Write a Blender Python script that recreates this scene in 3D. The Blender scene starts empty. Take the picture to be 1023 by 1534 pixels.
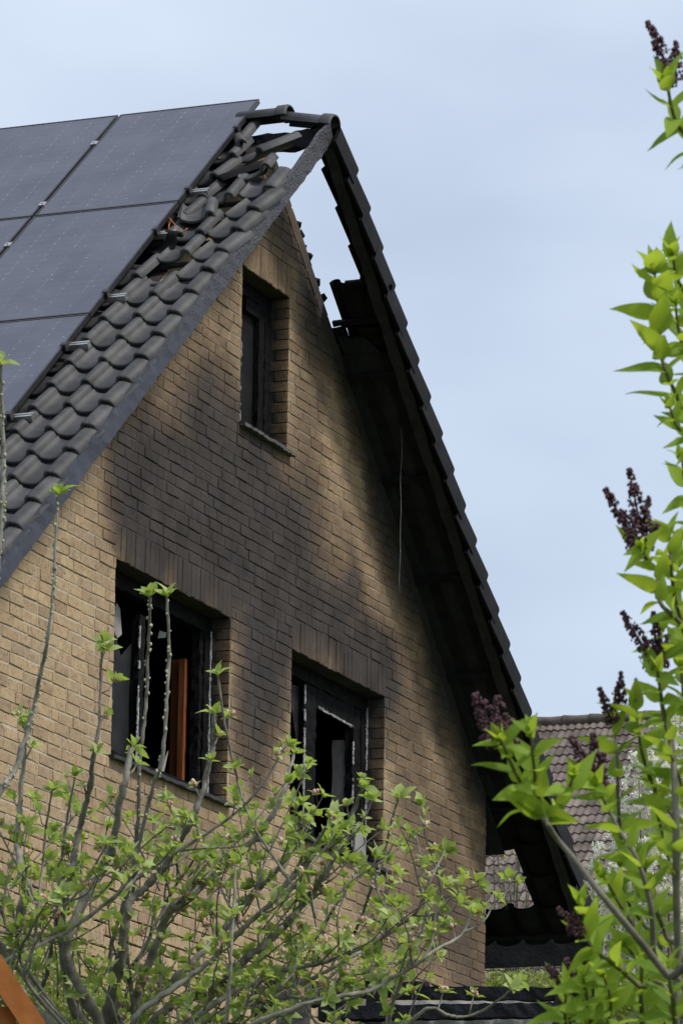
import bpy, bmesh, math, random
from mathutils import Vector, Matrix, noise
R = math.radians
sc = bpy.context.scene
col = sc.collection
ZO = 3.7                                    # height of the upper floor window sills above the ground at the house

# ------------------------------------------------------------------ camera
CAM = Vector((-29.710, -12.517, -5.509 + ZO))
CR = Vector((0.36847, -0.92952, 0.01523))   # right
CU = Vector((-0.22291, -0.07244, 0.97214))  # up
CF = Vector((0.90252, 0.36160, 0.23389))    # forward
FPX = 6887.7
cd = bpy.data.cameras.new('camera')
cam = bpy.data.objects.new('camera', cd); col.objects.link(cam)
cam.matrix_world = Matrix(((CR.x, CU.x, -CF.x, CAM.x), (CR.y, CU.y, -CF.y, CAM.y), (CR.z, CU.z, -CF.z, CAM.z), (0, 0, 0, 1)))
cd.sensor_fit = 'HORIZONTAL'; cd.sensor_width = 36; cd.lens = FPX * 36 / 1023
cd.clip_start = 0.5; cd.clip_end = 3000
cd.dof.use_dof = True; cd.dof.focus_distance = 26.0; cd.dof.aperture_fstop = 50.0
sc.camera = cam

def at(u, v, D):
    """point seen at pixel (u, v) of the 1023x1534 photograph, D metres in front of the camera"""
    return CAM + D * (CF + CR * ((u - 511.5) / FPX) - CU * ((v - 767) / FPX))

# ------------------------------------------------------------------ light
SUN = Vector((-0.06, -0.60, 0.78)).normalized()
world = bpy.data.worlds.new('World'); sc.world = world; world.use_nodes = True
nt = world.node_tree; nt.nodes.clear()
wo = nt.nodes.new('ShaderNodeOutputWorld'); bg = nt.nodes.new('ShaderNodeBackground')
sky = nt.nodes.new('ShaderNodeTexSky'); sky.sky_type = 'NISHITA'; sky.sun_disc = False
sky.sun_elevation = math.asin(SUN.z); sky.sun_rotation = math.atan2(SUN.x, SUN.y)
sky.air_density = 1.0; sky.dust_density = 3.0; sky.ozone_density = 2.0; sky.altitude = 100
# thin, even high cloud veil over the whole sky
tc = nt.nodes.new('ShaderNodeTexCoord'); ns = nt.nodes.new('ShaderNodeTexNoise')
ns.inputs['Scale'].default_value = 2.2; ns.inputs['Detail'].default_value = 5; ns.inputs['Roughness'].default_value = 0.5
mp = nt.nodes.new('ShaderNodeMapping'); mp.inputs['Scale'].default_value = (1, 1, 2.5); mp.inputs['Location'].default_value = (3.7, 1.1, 1.3)
mr = nt.nodes.new('ShaderNodeMapRange'); mr.inputs[1].default_value = 0.3; mr.inputs[2].default_value = 0.75
mr.inputs[3].default_value = 0.22; mr.inputs[4].default_value = 0.98
mx = nt.nodes.new('ShaderNodeMix'); mx.data_type = 'RGBA'; mx.inputs[7].default_value = (7.2, 7.9, 8.9, 1)
nt.links.new(tc.outputs['Generated'], mp.inputs['Vector']); nt.links.new(mp.outputs[0], ns.inputs['Vector'])
nt.links.new(ns.outputs[0], mr.inputs[0]); nt.links.new(mr.outputs[0], mx.inputs[0])
nt.links.new(sky.outputs[0], mx.inputs[6]); nt.links.new(mx.outputs[2], bg.inputs[0]); nt.links.new(bg.outputs[0], wo.inputs[0])
bg.inputs[1].default_value = 0.102
sd = bpy.data.lights.new('sun', 'SUN'); sd.energy = 2.5; sd.angle = R(9); sd.color = (1.0, 0.95, 0.88)
so = bpy.data.objects.new('sun', sd); col.objects.link(so)
so.rotation_euler = (-SUN).to_track_quat('-Z', 'Y').to_euler(); so.location = (0, 0, 40)
vs = sc.view_settings; vs.view_transform = 'Standard'; vs.look = 'None'; vs.exposure = 0.46; vs.gamma = 1.0; vs.use_curve_mapping = False
sc.render.engine = 'CYCLES'

# ------------------------------------------------------------------ helpers
rnd = random.Random(7)
class MB:
    def __init__(s): s.v = []; s.f = []; s.sm = []; s.t = []; s.mi = []; s.soot = False
    def add(s, vs_, fs, smooth=False, tint=0.5, mi=0):
        n = len(s.v); s.v += [tuple(v) for v in vs_]
        for f in fs: s.f.append(tuple(n + i for i in f)); s.sm.append(smooth); s.t.append(tint); s.mi.append(mi)
    def box(s, c, ax, ay, az, tint=0.5, mi=0):
        """centre and three half axes"""
        c = Vector(c); ax = Vector(ax); ay = Vector(ay); az = Vector(az)
        vs_ = [c + ax * i + ay * j + az * k for i in (-1, 1) for j in (-1, 1) for k in (-1, 1)]
        fs = [(0, 1, 3, 2), (4, 6, 7, 5), (0, 4, 5, 1), (2, 3, 7, 6), (0, 2, 6, 4), (1, 5, 7, 3)]
        if ax.cross(ay).dot(az) < 0: fs = [f[::-1] for f in fs]
        s.add(vs_, fs, tint=tint, mi=mi)
    def abox(s, x0, x1, y0, y1, z0, z1, **k):
        s.box(((x0 + x1) / 2, (y0 + y1) / 2, (z0 + z1) / 2), ((x1 - x0) / 2, 0, 0), (0, (y1 - y0) / 2, 0), (0, 0, (z1 - z0) / 2), **k)
    def tube(s, pts, rads, sides=6, tint=0.5, cap=True):
        n = len(pts); ring = []; up = Vector((0, 0, 1)); prev = None
        vs_ = []; fs = []
        for i in range(n):
            t = (pts[min(i + 1, n - 1)] - pts[max(i - 1, 0)])
            if t.length < 1e-7: t = Vector((0, 0, 1))
            t.normalize()
            if prev is None:
                a = t.orthogonal().normalized()
            else:
                a = (prev - t * prev.dot(t))
                a = a.normalized() if a.length > 1e-6 else t.orthogonal().normalized()
            prev = a; b = t.cross(a)
            for k in range(sides):
                an = 2 * math.pi * k / sides
                vs_.append(pts[i] + (a * math.cos(an) + b * math.sin(an)) * rads[i])
        for i in range(n - 1):
            for k in range(sides):
                k2 = (k + 1) % sides
                fs.append((i * sides + k, i * sides + k2, (i + 1) * sides + k2, (i + 1) * sides + k))
        if cap: fs.append(tuple(range((n - 1) * sides, n * sides))); fs.append(tuple(reversed(range(sides))))
        s.add(vs_, fs, smooth=True, tint=tint)
    def mesh(s, name):
        me = bpy.data.meshes.new(name); me.from_pydata(s.v, [], s.f)
        me.polygons.foreach_set('use_smooth', s.sm)
        at_ = me.attributes.new('tint', 'FLOAT', 'FACE'); at_.data.foreach_set('value', s.t)
        if s.soot: me.attributes.new('soot', 'FLOAT', 'POINT').data.foreach_set('value', [soot_shade_at(v) for v in s.v])
        if any(s.mi): me.polygons.foreach_set('material_index', s.mi)
        me.update(); return me
    def build(s, name, mat, parent=None):
        me = s.mesh(name)
        for m in (mat if isinstance(mat, (list, tuple)) else [mat]): me.materials.append(m)
        return link(name, me, parent)
def link(name, me, parent=None, mw=None):
    o = bpy.data.objects.new(name, me); col.objects.link(o)
    if parent is not None:
        o.parent = parent
        W = wmat(parent)
        o.matrix_parent_inverse = W.inverted()
    if mw is not None: o.matrix_basis = mw
    return o
_wm = {}
def wmat(o): return _wm.get(o.name, Matrix.Identity(4))
def thing(name, label, cat, loc=(0, 0, 0), group=None):
    o = bpy.data.objects.new(name, None); col.objects.link(o); o.location = loc; o.empty_display_size = 0.2
    _wm[o.name] = Matrix.Translation(Vector(loc))
    return tag(o, label, cat, group)
def tag(o, label, cat, group=None):
    o['label'] = label; o['category'] = cat
    if group: o['group'] = group
    return o
def structure(o): o['kind'] = 'structure'; return o
def stuff(o): o['kind'] = 'stuff'; return o

def nmat(name):
    m = bpy.data.materials.new(name); m.use_nodes = True; t = m.node_tree; t.nodes.clear()
    return m, NB(t)
class NB:
    def __init__(s, t): s.t = t
    def n(s, typ, **kw):
        nd = s.t.nodes.new('ShaderNode' + typ)
        for k, v in kw.items(): setattr(nd, k, v)
        return nd
    def inp(s, sock, v):
        if hasattr(v, 'is_linked') or isinstance(v, bpy.types.NodeSocket): s.t.links.new(v, sock)
        else:
            try: sock.default_value = v
            except Exception: sock.default_value = (*v, 1) if len(v) == 3 else v
    def math(s, op, a, b=0.0, c=None, clamp=False):
        nd = s.n('Math', operation=op); nd.use_clamp = clamp
        s.inp(nd.inputs[0], a); s.inp(nd.inputs[1], b)
        if c is not None: s.inp(nd.inputs[2], c)
        return nd.outputs[0]
    def noise(s, vec, scale, detail=4, rough=0.55, dist=0.0):
        nd = s.n('TexNoise'); s.t.links.new(vec, nd.inputs['Vector'])
        nd.inputs['Scale'].default_value = scale; nd.inputs['Detail'].default_value = detail
        nd.inputs['Roughness'].default_value = rough; nd.inputs['Distortion'].default_value = dist
        return nd.outputs[0]
    def pos(s): return s.n('NewGeometry').outputs['Position']
    def objc(s): return s.n('TexCoord').outputs['Object']
    def mapv(s, vec, scale=(1, 1, 1), rot=(0, 0, 0)):
        nd = s.n('Mapping'); s.t.links.new(vec, nd.inputs[0]); nd.inputs['Scale'].default_value = scale; nd.inputs['Rotation'].default_value = rot
        return nd.outputs[0]
    def ramp(s, v, stops):
        nd = s.n('ValToRGB'); e = nd.color_ramp.elements
        while len(e) < len(stops): e.new(0.5)
        for i, (p, c) in enumerate(stops):
            e[i].position = p; e[i].color = (*c, 1) if len(c) == 3 else c
        s.t.links.new(v, nd.inputs[0]); return nd.outputs[0]
    def mix(s, f, a, b, mode='MIX'):
        nd = s.n('Mix', data_type='RGBA', blend_type=mode)
        s.inp(nd.inputs[0], f); s.inp(nd.inputs[6], a); s.inp(nd.inputs[7], b); return nd.outputs[2]
    def rng(s, v, a, b, c=0.0, d=1.0):
        nd = s.n('MapRange'); s.inp(nd.inputs[0], v); s.inp(nd.inputs[1], a); s.inp(nd.inputs[2], b); s.inp(nd.inputs[3], c); s.inp(nd.inputs[4], d)
        return nd.outputs[0]
    def attr(s, nm): return s.n('Attribute', attribute_name=nm).outputs['Fac']
    def bump(s, h, strength=0.5, dist=0.01):
        nd = s.n('Bump'); nd.inputs['Strength'].default_value = strength; nd.inputs['Distance'].default_value = dist
        s.t.links.new(h, nd.inputs['Height']); return nd.outputs[0]
    def principled(s, color, rough=0.8, normal=None, **kw):
        p = s.n('BsdfPrincipled'); s.inp(p.inputs['Base Color'], color); s.inp(p.inputs['Roughness'], rough)
        for k, v in kw.items(): s.inp(p.inputs[k.replace('_', ' ')], v)
        if normal is not None: s.t.links.new(normal, p.inputs['Normal'])
        return p.outputs[0]
    def out(s, sh):
        o = s.n('OutputMaterial'); s.t.links.new(sh, o.inputs[0])

def simple(name, ca, cb, scale=8, rough=0.8, bump=0.4, bdist=0.01, stretch=(1, 1, 1), coord='pos', spec=0.3, detail=5, tintamt=0.0, objrand=0.0):
    m, b = nmat(name)
    v = b.pos() if coord == 'pos' else b.objc()
    v = b.mapv(v, stretch)
    nz = b.noise(v, scale, detail)
    c = b.ramp(nz, [(0.3, ca), (0.7, cb)])
    if tintamt: c = b.mix(1.0, c, b.ramp(b.attr('tint'), [(0, (1 - tintamt,) * 3), (1, (1 + tintamt,) * 3)]), 'MULTIPLY')
    if objrand:
        r_ = b.n('ObjectInfo').outputs['Random']
        c = b.mix(1.0, c, b.ramp(r_, [(0, (1 - objrand,) * 3), (1, (1 + objrand,) * 3)]), 'MULTIPLY')
    nz2 = b.noise(v, scale * 6, 4)
    b.out(b.principled(c, rough, b.bump(nz2, bump, bdist), Specular_IOR_Level=spec))
    return m

# ---- soot stain and painted eave shade of the gable wall, as a function of the place on the wall (x, z above the sills)
AP = 5.068; SL = math.tan(R(40.46)); CA = math.cos(R(40.46)); SA = math.sin(R(40.46))
def wall_at(u, v):
    d = CF + CR * ((u - 511.5) / FPX) - CU * ((v - 767) / FPX); t = -CAM.y / d.y; p = CAM + d * t; return p.x, p.z - ZO
# smoke plumes: place on the wall, spread across and up in metres, strength
PLUMES = [(*wall_at(u, v), sx * 1.12, sz * 1.12, w_ * 1.02) for (u, v, sx, sz, w_) in (
    (255, 775, .66, .42, 1.25), (235, 720, .50, .40, .45), (215, 820, .40, .25, .50), (300, 870, .55, .28, .75), (545, 1005, .55, .32, .85), (200, 700, .40, .40, .22), (440, 900, .5, .4, .35), (330, 690, .60, .50, .55), (300, 615, .50, .40, .28),
    (390, 735, .65, .38, .50), (385, 850, .60, .55, .72), (400, 970, .45, .55, .62), (385, 1100, .35, .50, .50), (480, 885, .80, .35, .50), (505, 975, .90, .30, 1.05), (570, 1010, .35, .35, .40),
    (460, 760, .55, .35, .28), (460, 570, .35, .55, .22), (400, 330, .50, .40, .35), (340, 420, .25, .6, .18), (690, 1390, .80, .60, .34), (610, 1130, .30, .60, .18), (560, 1350, .8, .3, .25), (250, 1240, .9, .25, .30), (640, 1250, .6, .6, .15))]
def soot_shade_at(p):
    x = p[0] + .30 * noise.noise(Vector((p[0] * 1.9, 3.1, p[2] * 1.5))) + .12 * noise.noise(Vector((p[0] * 6, 1.7, p[2] * 6)))
    z = p[2] - ZO + .34 * noise.noise(Vector((p[0] * 2.2, 9.4, p[2] * 1.5))) + .14 * noise.noise(Vector((p[0] * 6, 5.5, p[2] * 6)))
    t = sum(w_ * math.exp(-((x - x0) / sx) ** 2 - ((z - z0) / sz) ** 2) for (x0, z0, sx, sz, w_) in PLUMES)
    t *= 1 + .22 * noise.noise(Vector((p[0] * 3.2, 7.7, p[2] * 1.3)))
    d = AP - x * SL - z                                     # smoke under the right hand eave, with the overhang's shade painted in
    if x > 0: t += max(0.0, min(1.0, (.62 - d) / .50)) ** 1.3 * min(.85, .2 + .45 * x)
    t += .13 * max(0.0, min(1.0, (z - 1.0) / 1.6)) * max(0.0, min(1.0, (x + 3.4) / 1.4)) + .03 + .15 * max(0.0, min(1.0, (x - 1.6) / 2.0))      # general smoke film on the upper wall
    if p[1] > .0128: t += .95 if p[2] < ZO + 2 else .85      # blackened reveals
    t = max(0.0, min(1.0, t)); return .985 * (1 - (1 - t) ** 1.8)
def soot_shade_nodes(b):
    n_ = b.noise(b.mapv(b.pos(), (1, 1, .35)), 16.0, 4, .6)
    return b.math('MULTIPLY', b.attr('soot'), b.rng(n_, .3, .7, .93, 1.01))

def brick_material(name, mortar=False):
    m, b = nmat(name); p = b.pos()
    t = b.attr('tint')
    if mortar:
        c = b.ramp(b.noise(p, 30, 4), [(0.3, (0.32, 0.28, 0.21)), (0.7, (0.44, 0.39, 0.31))])
    else:
        c = b.ramp(t, [(0.0, (0.31, 0.225, 0.140)), (0.25, (0.37, 0.278, 0.172)), (0.55, (0.41, 0.305, 0.18)), (0.8, (0.44, 0.335, 0.20)), (1.0, (0.35, 0.265, 0.18))])
        c = b.mix(b.rng(b.noise(p, 14, 6, 0.65), 0.35, 0.75), c, b.mix(1.0, c, (0.62, 0.58, 0.56), 'MULTIPLY'))
        spk = b.noise(b.mapv(p, (1, 1, 0.6)), 70, 3, 0.6)
        c = b.mix(b.rng(spk, 0.57, 0.70), c, (0.07, 0.045, 0.03))
        c = b.mix(b.rng(b.noise(p, 0.7, 3), 0.4, 0.75, 0.0, 0.35), c, (0.24, 0.17, 0.12))
    s = soot_shade_nodes(b)
    soot_shade_col = b.ramp(b.noise(p, 3.0, 4), [(0.35, (0.015, 0.0135, 0.014)), (0.75, (0.040, 0.036, 0.037))])
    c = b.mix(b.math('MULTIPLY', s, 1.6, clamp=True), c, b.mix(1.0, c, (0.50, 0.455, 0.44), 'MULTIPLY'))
    c = b.mix(b.rng(s, .35, 1.0), c, soot_shade_col)
    h = b.math('ADD', b.noise(b.mapv(p, (1, 1, 0.35)), 60, 5, 0.7), b.math('MULTIPLY', b.noise(p, 16, 3), 1.2))
    b.out(b.principled(c, 0.86, b.bump(h, 0.55, 0.008), Specular_IOR_Level=0.25))
    return m

M = {}
M['brick'] = brick_material('brick'); M['mortar'] = brick_material('mortar', True)
M['char'] = simple('charred_wood', (0.006, 0.006, 0.008), (0.017, 0.0175, 0.022), 9, 0.8, 0.8, 0.012, spec=0.15)
M['frame'] = simple('burnt_window_frame', (0.003, 0.003, 0.0035), (0.009, 0.009, 0.0105), 12, 0.85, 0.8, 0.01, spec=0.08)
M['bargechar'] = simple('charred_barge_paint', (0.016, 0.017, 0.021), (0.036, 0.037, 0.044), 7, 0.7, 0.6, 0.01, spec=0.2)
M['charwhite'] = simple('ash_crust', (0.10, 0.10, 0.105), (0.40, 0.40, 0.41), 30, 0.9, 0.6)
M['tile'] = simple('concrete_roof_tile', (0.028, 0.029, 0.031), (0.066, 0.067, 0.070), 7, 0.62, 0.35, 0.004, objrand=0.22, spec=0.35)
M['tilechar'] = simple('sooty_roof_tile', (0.005, 0.005, 0.006), (0.014, 0.0138, 0.016), 7, 0.8, 0.5, 0.004, objrand=0.2, spec=0.12)
M['soffit'] = simple('burnt_lining', (0.008, 0.009, 0.012), (0.021, 0.022, 0.029), 6, 0.8, 0.6, 0.02)
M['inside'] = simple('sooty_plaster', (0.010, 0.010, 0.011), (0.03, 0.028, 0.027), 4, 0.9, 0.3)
M['greyboard'] = simple('scorched_plaster', (0.16, 0.155, 0.15), (0.26, 0.25, 0.245), 6, 0.9, 0.3)
M['wood'] = simple('brown_window_wood', (0.11, 0.035, 0.012), (0.19, 0.062, 0.02), 14, 0.55, 0.2, 0.003, (1, 1, 0.15))
M['alu'] = simple('aluminium', (0.42, 0.42, 0.42), (0.6, 0.6, 0.6), 20, 0.35, 0.1, 0.001)
M['alu'].node_tree.nodes['Principled BSDF'].inputs['Metallic'].default_value = 0.85
M['blackalu'] = simple('black_anodised', (0.012, 0.012, 0.014), (0.022, 0.022, 0.025), 15, 0.45, 0.1, 0.001, spec=0.5)
M['sill'] = simple('slate_sill', (0.025, 0.025, 0.025), (0.09, 0.088, 0.086), 12, 0.7, 0.4)
M['darksill'] = simple('sooty_sill', (0.012, 0.012, 0.013), (0.035, 0.034, 0.034), 12, 0.6, 0.4)
M['orange'] = simple('glazed_orange_wood', (0.30, 0.095, 0.022), (0.46, 0.17, 0.04), 10, 0.55, 0.25, 0.003, (0.3, 1, 1), detail=6)
M['greywood'] = simple('weathered_burnt_wood', (0.02, 0.02, 0.022), (0.10, 0.095, 0.09), 20, 0.85, 0.8, 0.01, (1, 1, 0.08))
M['cable'] = simple('orange_cable', (0.20, 0.065, 0.02), (0.30, 0.10, 0.03), 20, 0.5, 0.1)
M['wire'] = simple('grey_wire', (0.12, 0.12, 0.12), (0.26, 0.25, 0.25), 20, 0.6, 0.1)
M['sheet'] = simple('pale_fibre_sheet', (0.10, 0.10, 0.10), (0.30, 0.29, 0.28), 5, 0.85, 0.5, 0.01)
M['plaster'] = simple('pale_render', (0.38, 0.36, 0.33), (0.48, 0.46, 0.43), 4, 0.9, 0.3)

def barge_material():
    m, b = nmat('scorched_barge_paint'); p = b.pos()
    vor = b.n('TexVoronoi'); b.t.links.new(b.mapv(p, (1, 1, 1.2)), vor.inputs['Vector']); vor.inputs['Scale'].default_value = 55
    sep = b.n('SeparateXYZ'); b.t.links.new(p, sep.inputs[0])
    hi = b.rng(b.math('ADD', sep.outputs['Z'], b.math('MULTIPLY', b.noise(p, 2.0), 0.9)), ZO + 2.9, ZO + 4.3)   # blistered and ashy towards the ridge
    c0 = b.ramp(b.noise(p, 5, 5), [(0.3, (0.020, 0.022, 0.032)), (0.7, (0.042, 0.045, 0.064))])
    ash = b.ramp(vor.outputs['Distance'], [(0.05, (0.075, 0.075, 0.083)), (0.5, (0.045, 0.045, 0.053)), (0.8, (0.016, 0.016, 0.02))])
    c = b.mix(hi, c0, ash)
    h = b.math('MULTIPLY', vor.outputs['Distance'], b.math('MULTIPLY', hi, -1.0))
    h = b.math('ADD', h, b.math('MULTIPLY', b.noise(p, 40, 4), 0.3))
    b.out(b.principled(c, 0.6, b.bump(h, 0.6, 0.012), Specular_IOR_Level=0.3)); return m
M['barge'] = barge_material()

def panel_material():
    m, b = nmat('solar_glass'); v = b.objc()          # object coordinates: x across, y down the slope
    sep = b.n('SeparateXYZ'); b.t.links.new(v, sep.inputs[0])
    def line(s_, pitch, w):
        fr = b.math('FRACT', b.math('DIVIDE', s_, pitch)); e = b.math('ABSOLUTE', b.math('SUBTRACT', fr, 0.5))
        return b.math('GREATER_THAN', e, 0.5 - w)
    gx = line(sep.outputs['X'], 0.186, 0.006); gy = line(sep.outputs['Y'], 0.092, 0.010)
    grid = b.math('MAXIMUM', gx, gy)
    p = b.pos()
    c = b.mix(b.math('MULTIPLY', grid, 0.35), (0.010, 0.012, 0.020), (0.10, 0.105, 0.115))
    # white contact dots where the cell corners meet
    dots = b.math('MULTIPLY', line(sep.outputs['X'], 0.186, 0.020), line(sep.outputs['Y'], 0.092, 0.06))
    c = b.mix(b.math('MULTIPLY', dots, b.rng(b.noise(p, 1.7), 0.40, 0.62)), c, (0.30, 0.31, 0.33))
    ash = b.rng(b.noise(p, 2.2, 5, 0.6), 0.2, 0.8, 0.16, 0.46)
    c = b.mix(ash, c, (0.165, 0.17, 0.225))
    c = b.mix(b.math('MULTIPLY', dots, b.rng(b.noise(p, 1.7), 0.45, 0.6, 0.0, .8)), c, (0.33, 0.34, 0.38))
    c = b.mix(b.math('MULTIPLY', grid, b.rng(b.noise(p, 2.6), 0.4, 0.6, 0.10, .35)), c, (0.22, 0.23, 0.27))
    # ash flakes and grit lying on the glass
    vo = b.n('TexVoronoi'); b.t.links.new(b.mapv(v, (0.55, 1, 1)), vo.inputs['Vector']); vo.inputs['Scale'].default_value = 22
    vo.inputs['Randomness'].default_value = 1
    sepc = b.n('SeparateColor'); b.t.links.new(vo.outputs['Color'], sepc.inputs[0])
    fl = b.math('LESS_THAN', vo.outputs['Distance'], b.math('MULTIPLY', sepc.outputs[2], 0.10))
    fl = b.math('MULTIPLY', fl, b.math('GREATER_THAN', sepc.outputs[0], 0.55))
    c = b.mix(b.math('MULTIPLY', fl, 0.9), c, b.mix(b.math('GREATER_THAN', sepc.outputs[1], 0.90), (0.30, 0.30, 0.33), (0.01, 0.01, 0.01)))
    b.out(b.principled(c, b.rng(b.noise(p, 5), 0.3, 0.7, 0.20, 0.34), None, Specular_IOR_Level=0.5)); return m
M['panel'] = panel_material()

def leaf_material(name, ca, cb, trans, tcol, rough=0.45, spec=0.35):
    m, b = nmat(name)
    r_ = b.n('ObjectInfo').outputs['Random']
    f = b.math('FRACT', b.math('ADD', r_, b.attr('tint')))
    c = b.ramp(f, [(0, ca), (1, cb)])
    c = b.mix(b.rng(b.noise(b.pos(), 40, 3), 0.3, 0.7, 0, 0.35), c, b.mix(1.0, c, (0.7, 0.75, 0.6), 'MULTIPLY'))
    p = b.principled(c, rough, None, Specular_IOR_Level=spec)
    tr = b.n('BsdfTranslucent'); tr.inputs[0].default_value = (*tcol, 1)
    mixs = b.n('MixShader'); mixs.inputs[0].default_value = trans
    b.t.links.new(p, mixs.inputs[1]); b.t.links.new(tr.outputs[0], mixs.inputs[2]); b.out(mixs.outputs[0]); return m
M['lilacleaf'] = leaf_material('lilac_leaf', (0.085, 0.16, 0.02), (0.27, 0.39, 0.05), 0.48, (0.46, 0.60, 0.05), 0.6, 0.2)
M['appleleaf'] = leaf_material('apple_leaf', (0.13, 0.19, 0.035), (0.44, 0.50, 0.22), 0.40, (0.42, 0.55, 0.08), 0.6)
M['hedgeleaf'] = leaf_material('hedge_leaf', (0.14, 0.19, 0.035), (0.27, 0.31, 0.07), 0.3, (0.30, 0.36, 0.06), 0.6)
M['pink'] = leaf_material('pink_blossom', (0.60, 0.27, 0.25), (0.78, 0.60, 0.56), 0.25, (0.6, 0.3, 0.28), 0.6)
M['bud'] = leaf_material('downy_bud', (0.34, 0.37, 0.24), (0.50, 0.50, 0.38), 0.2, (0.4, 0.45, 0.25), 0.8)
M['white'] = leaf_material('white_blossom', (0.76, 0.75, 0.67), (0.86, 0.85, 0.79), 0.35, (0.85, 0.85, 0.75), 0.6)
M['purple'] = leaf_material('lilac_bud', (0.020, 0.007, 0.013), (0.10, 0.032, 0.048), 0.08, (0.2, 0.05, 0.08), 0.5)
M['bark'] = simple('apple_bark', (0.085, 0.078, 0.062), (0.27, 0.26, 0.225), 22, 0.85, 0.6, 0.004, tintamt=0.35)
M['lbark'] = simple('lilac_bark', (0.09, 0.085, 0.065), (0.19, 0.175, 0.14), 25, 0.8, 0.5, 0.003, tintamt=0.2)
M['gstem'] = simple('green_shoot', (0.085, 0.11, 0.03), (0.12, 0.10, 0.045), 25, 0.6, 0.2, 0.002)
M['twig'] = simple('grey_twig', (0.07, 0.06, 0.05), (0.14, 0.125, 0.105), 20, 0.85, 0.3)
M['oldtile'] = simple('weathered_red_tile', (0.075, 0.060, 0.053), (0.185, 0.152, 0.135), 3.2, 0.9, 0.7, 0.012, objrand=0.32, tintamt=0.2, spec=0.2)

def ground_material():
    m, b = nmat('lawn_ground'); p = b.pos()
    c = b.ramp(b.noise(p, 0.6, 6), [(0.3, (0.045, 0.075, 0.02)), (0.55, (0.07, 0.10, 0.03)), (0.8, (0.10, 0.085, 0.05))])
    b.out(b.principled(c, 0.95, b.bump(b.noise(p, 12, 5), 0.6, 0.05))); return m

# ------------------------------------------------------------------ ground: a hillside that climbs from the camera past the house
def gz(x, y):
    t = (x + 4) * 0.93 + y * 0.37
    if t < -4: h = (t + 4) * 0.128
    elif t > 12: h = (t - 12) * 0.085 * min(1, (t - 12) / 20)
    else: h = 0.0
    return max(-6.0, min(h, 22.0))
g = MB(); xs = [-1200, -600, -300, -150, -90] + list(range(-60, 81, 4)) + [110, 160, 300, 600, 1200]
gi = {}
for i, x in enumerate(xs):
    for j, y in enumerate(xs):
        gi[i, j] = len(g.v); g.v.append((x, y, gz(x, y)))
for i in range(len(xs) - 1):
    for j in range(len(xs) - 1):
        g.f.append((gi[i, j], gi[i + 1, j], gi[i + 1, j + 1], gi[i, j + 1])); g.sm.append(True); g.t.append(.5); g.mi.append(0)
structure(g.build('ground', ground_material()))

# ------------------------------------------------------------------ the burnt house
house = thing('burnt_house', 'burnt yellow brick gable house with a charred open roof verge', 'house')
HW = 4.777; DEPTH = 10.5
WINS = [(-2.498, -0.528, 0.0, 1.35), (0.608, 2.498, 0.0, 1.35), (-0.4506, 0.4506, 35 * 1.35 / 17, 50 * 1.35 / 17)]
CH = 1.35 / 17; SOLD = 3 * CH
def rake(x): return AP - abs(x) * SL

# solid wall behind the bricks
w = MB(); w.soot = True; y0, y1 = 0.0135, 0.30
brk = sorted({-HW, HW, 0.0} | {v for a in WINS for v in a[:2]})
def prism(mb, poly, ya, yb):
    n = len(poly); vs_ = [(x, ya, z + ZO) for x, z in poly] + [(x, yb, z + ZO) for x, z in poly]
    fs = [tuple(range(n)), tuple(reversed(range(n, 2 * n)))] + [(i, i + n, (i + 1) % n + n, (i + 1) % n) for i in range(n)]
    mb.add(vs_, fs)
for a, c in zip(brk[:-1], brk[1:]):
    zs = [-ZO - 0.3]; mid = (a + c) / 2
    holes = sorted([(wz0, wz1) for (wx0, wx1, wz0, wz1) in WINS if wx0 - 1e-4 < mid < wx1 + 1e-4])
    lo = -ZO - 0.3
    for h0, h1 in holes:
        prism(w, [(a, lo), (c, lo), (c, h0), (a, h0)], y0, y1); lo = h1
    prism(w, [(a, lo), (c, lo), (c, rake(c) - 0.012), (a, rake(a) - 0.012)], y0, y1)
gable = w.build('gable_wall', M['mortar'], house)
bed = MB(); bed.soot = True

# bricks
def clip(poly, nx, nz, d):
    """keep nx*x + nz*z <= d"""
    out = []
    for i in range(len(poly)):
        p, q = poly[i], poly[(i + 1) % len(poly)]
        sp = nx * p[0] + nz * p[1] - d; sq = nx * q[0] + nz * q[1] - d
        if sp <= 0: out.append(p)
        if (sp < 0) != (sq < 0) and abs(sp - sq) > 1e-12:
            t = sp / (sp - sq); out.append((p[0] + (q[0] - p[0]) * t, p[1] + (q[1] - p[1]) * t))
    return out
def piece(mb, poly, to3, front, back, ch=0.0045, tint=0.5, jit=0.0036):
    """chamfered brick: poly in 2d (counter clockwise as seen from the front), to3(u, v, w) with w outwards"""
    n = len(poly)
    if n < 3: return
    ar = sum(poly[i][0] * poly[(i + 1) % n][1] - poly[(i + 1) % n][0] * poly[i][1] for i in range(n)) / 2
    if abs(ar) < 0.0008: return
    cx = sum(p[0] for p in poly) / n; cz = sum(p[1] for p in poly) / n
    P = [(p[0] + rnd.uniform(-jit, jit), p[1] + rnd.uniform(-jit, jit)) for p in poly]
    ins = []
    for p in P:
        dx, dz = cx - p[0], cz - p[1]; ins.append((p[0] + max(-ch, min(ch, dx)), p[1] + max(-ch, min(ch, dz))))
    fr = [front + rnd.uniform(-0.0015, 0.0015) for _ in P]
    vs_ = [to3(p[0], p[1], back) for p in P] + [to3(p[0], p[1], front - ch * 0.8) for p in P] + [to3(q[0], q[1], f_) for q, f_ in zip(ins, fr)]
    fs = [tuple(range(2 * n, 3 * n))]
    for i in range(n):
        k = (i + 1) % n
        fs.append((i, k, k + n, i + n)); fs.append((i + n, k + n, k + 2 * n, i + 2 * n))
    mb.add(vs_, fs, tint=tint)
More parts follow.
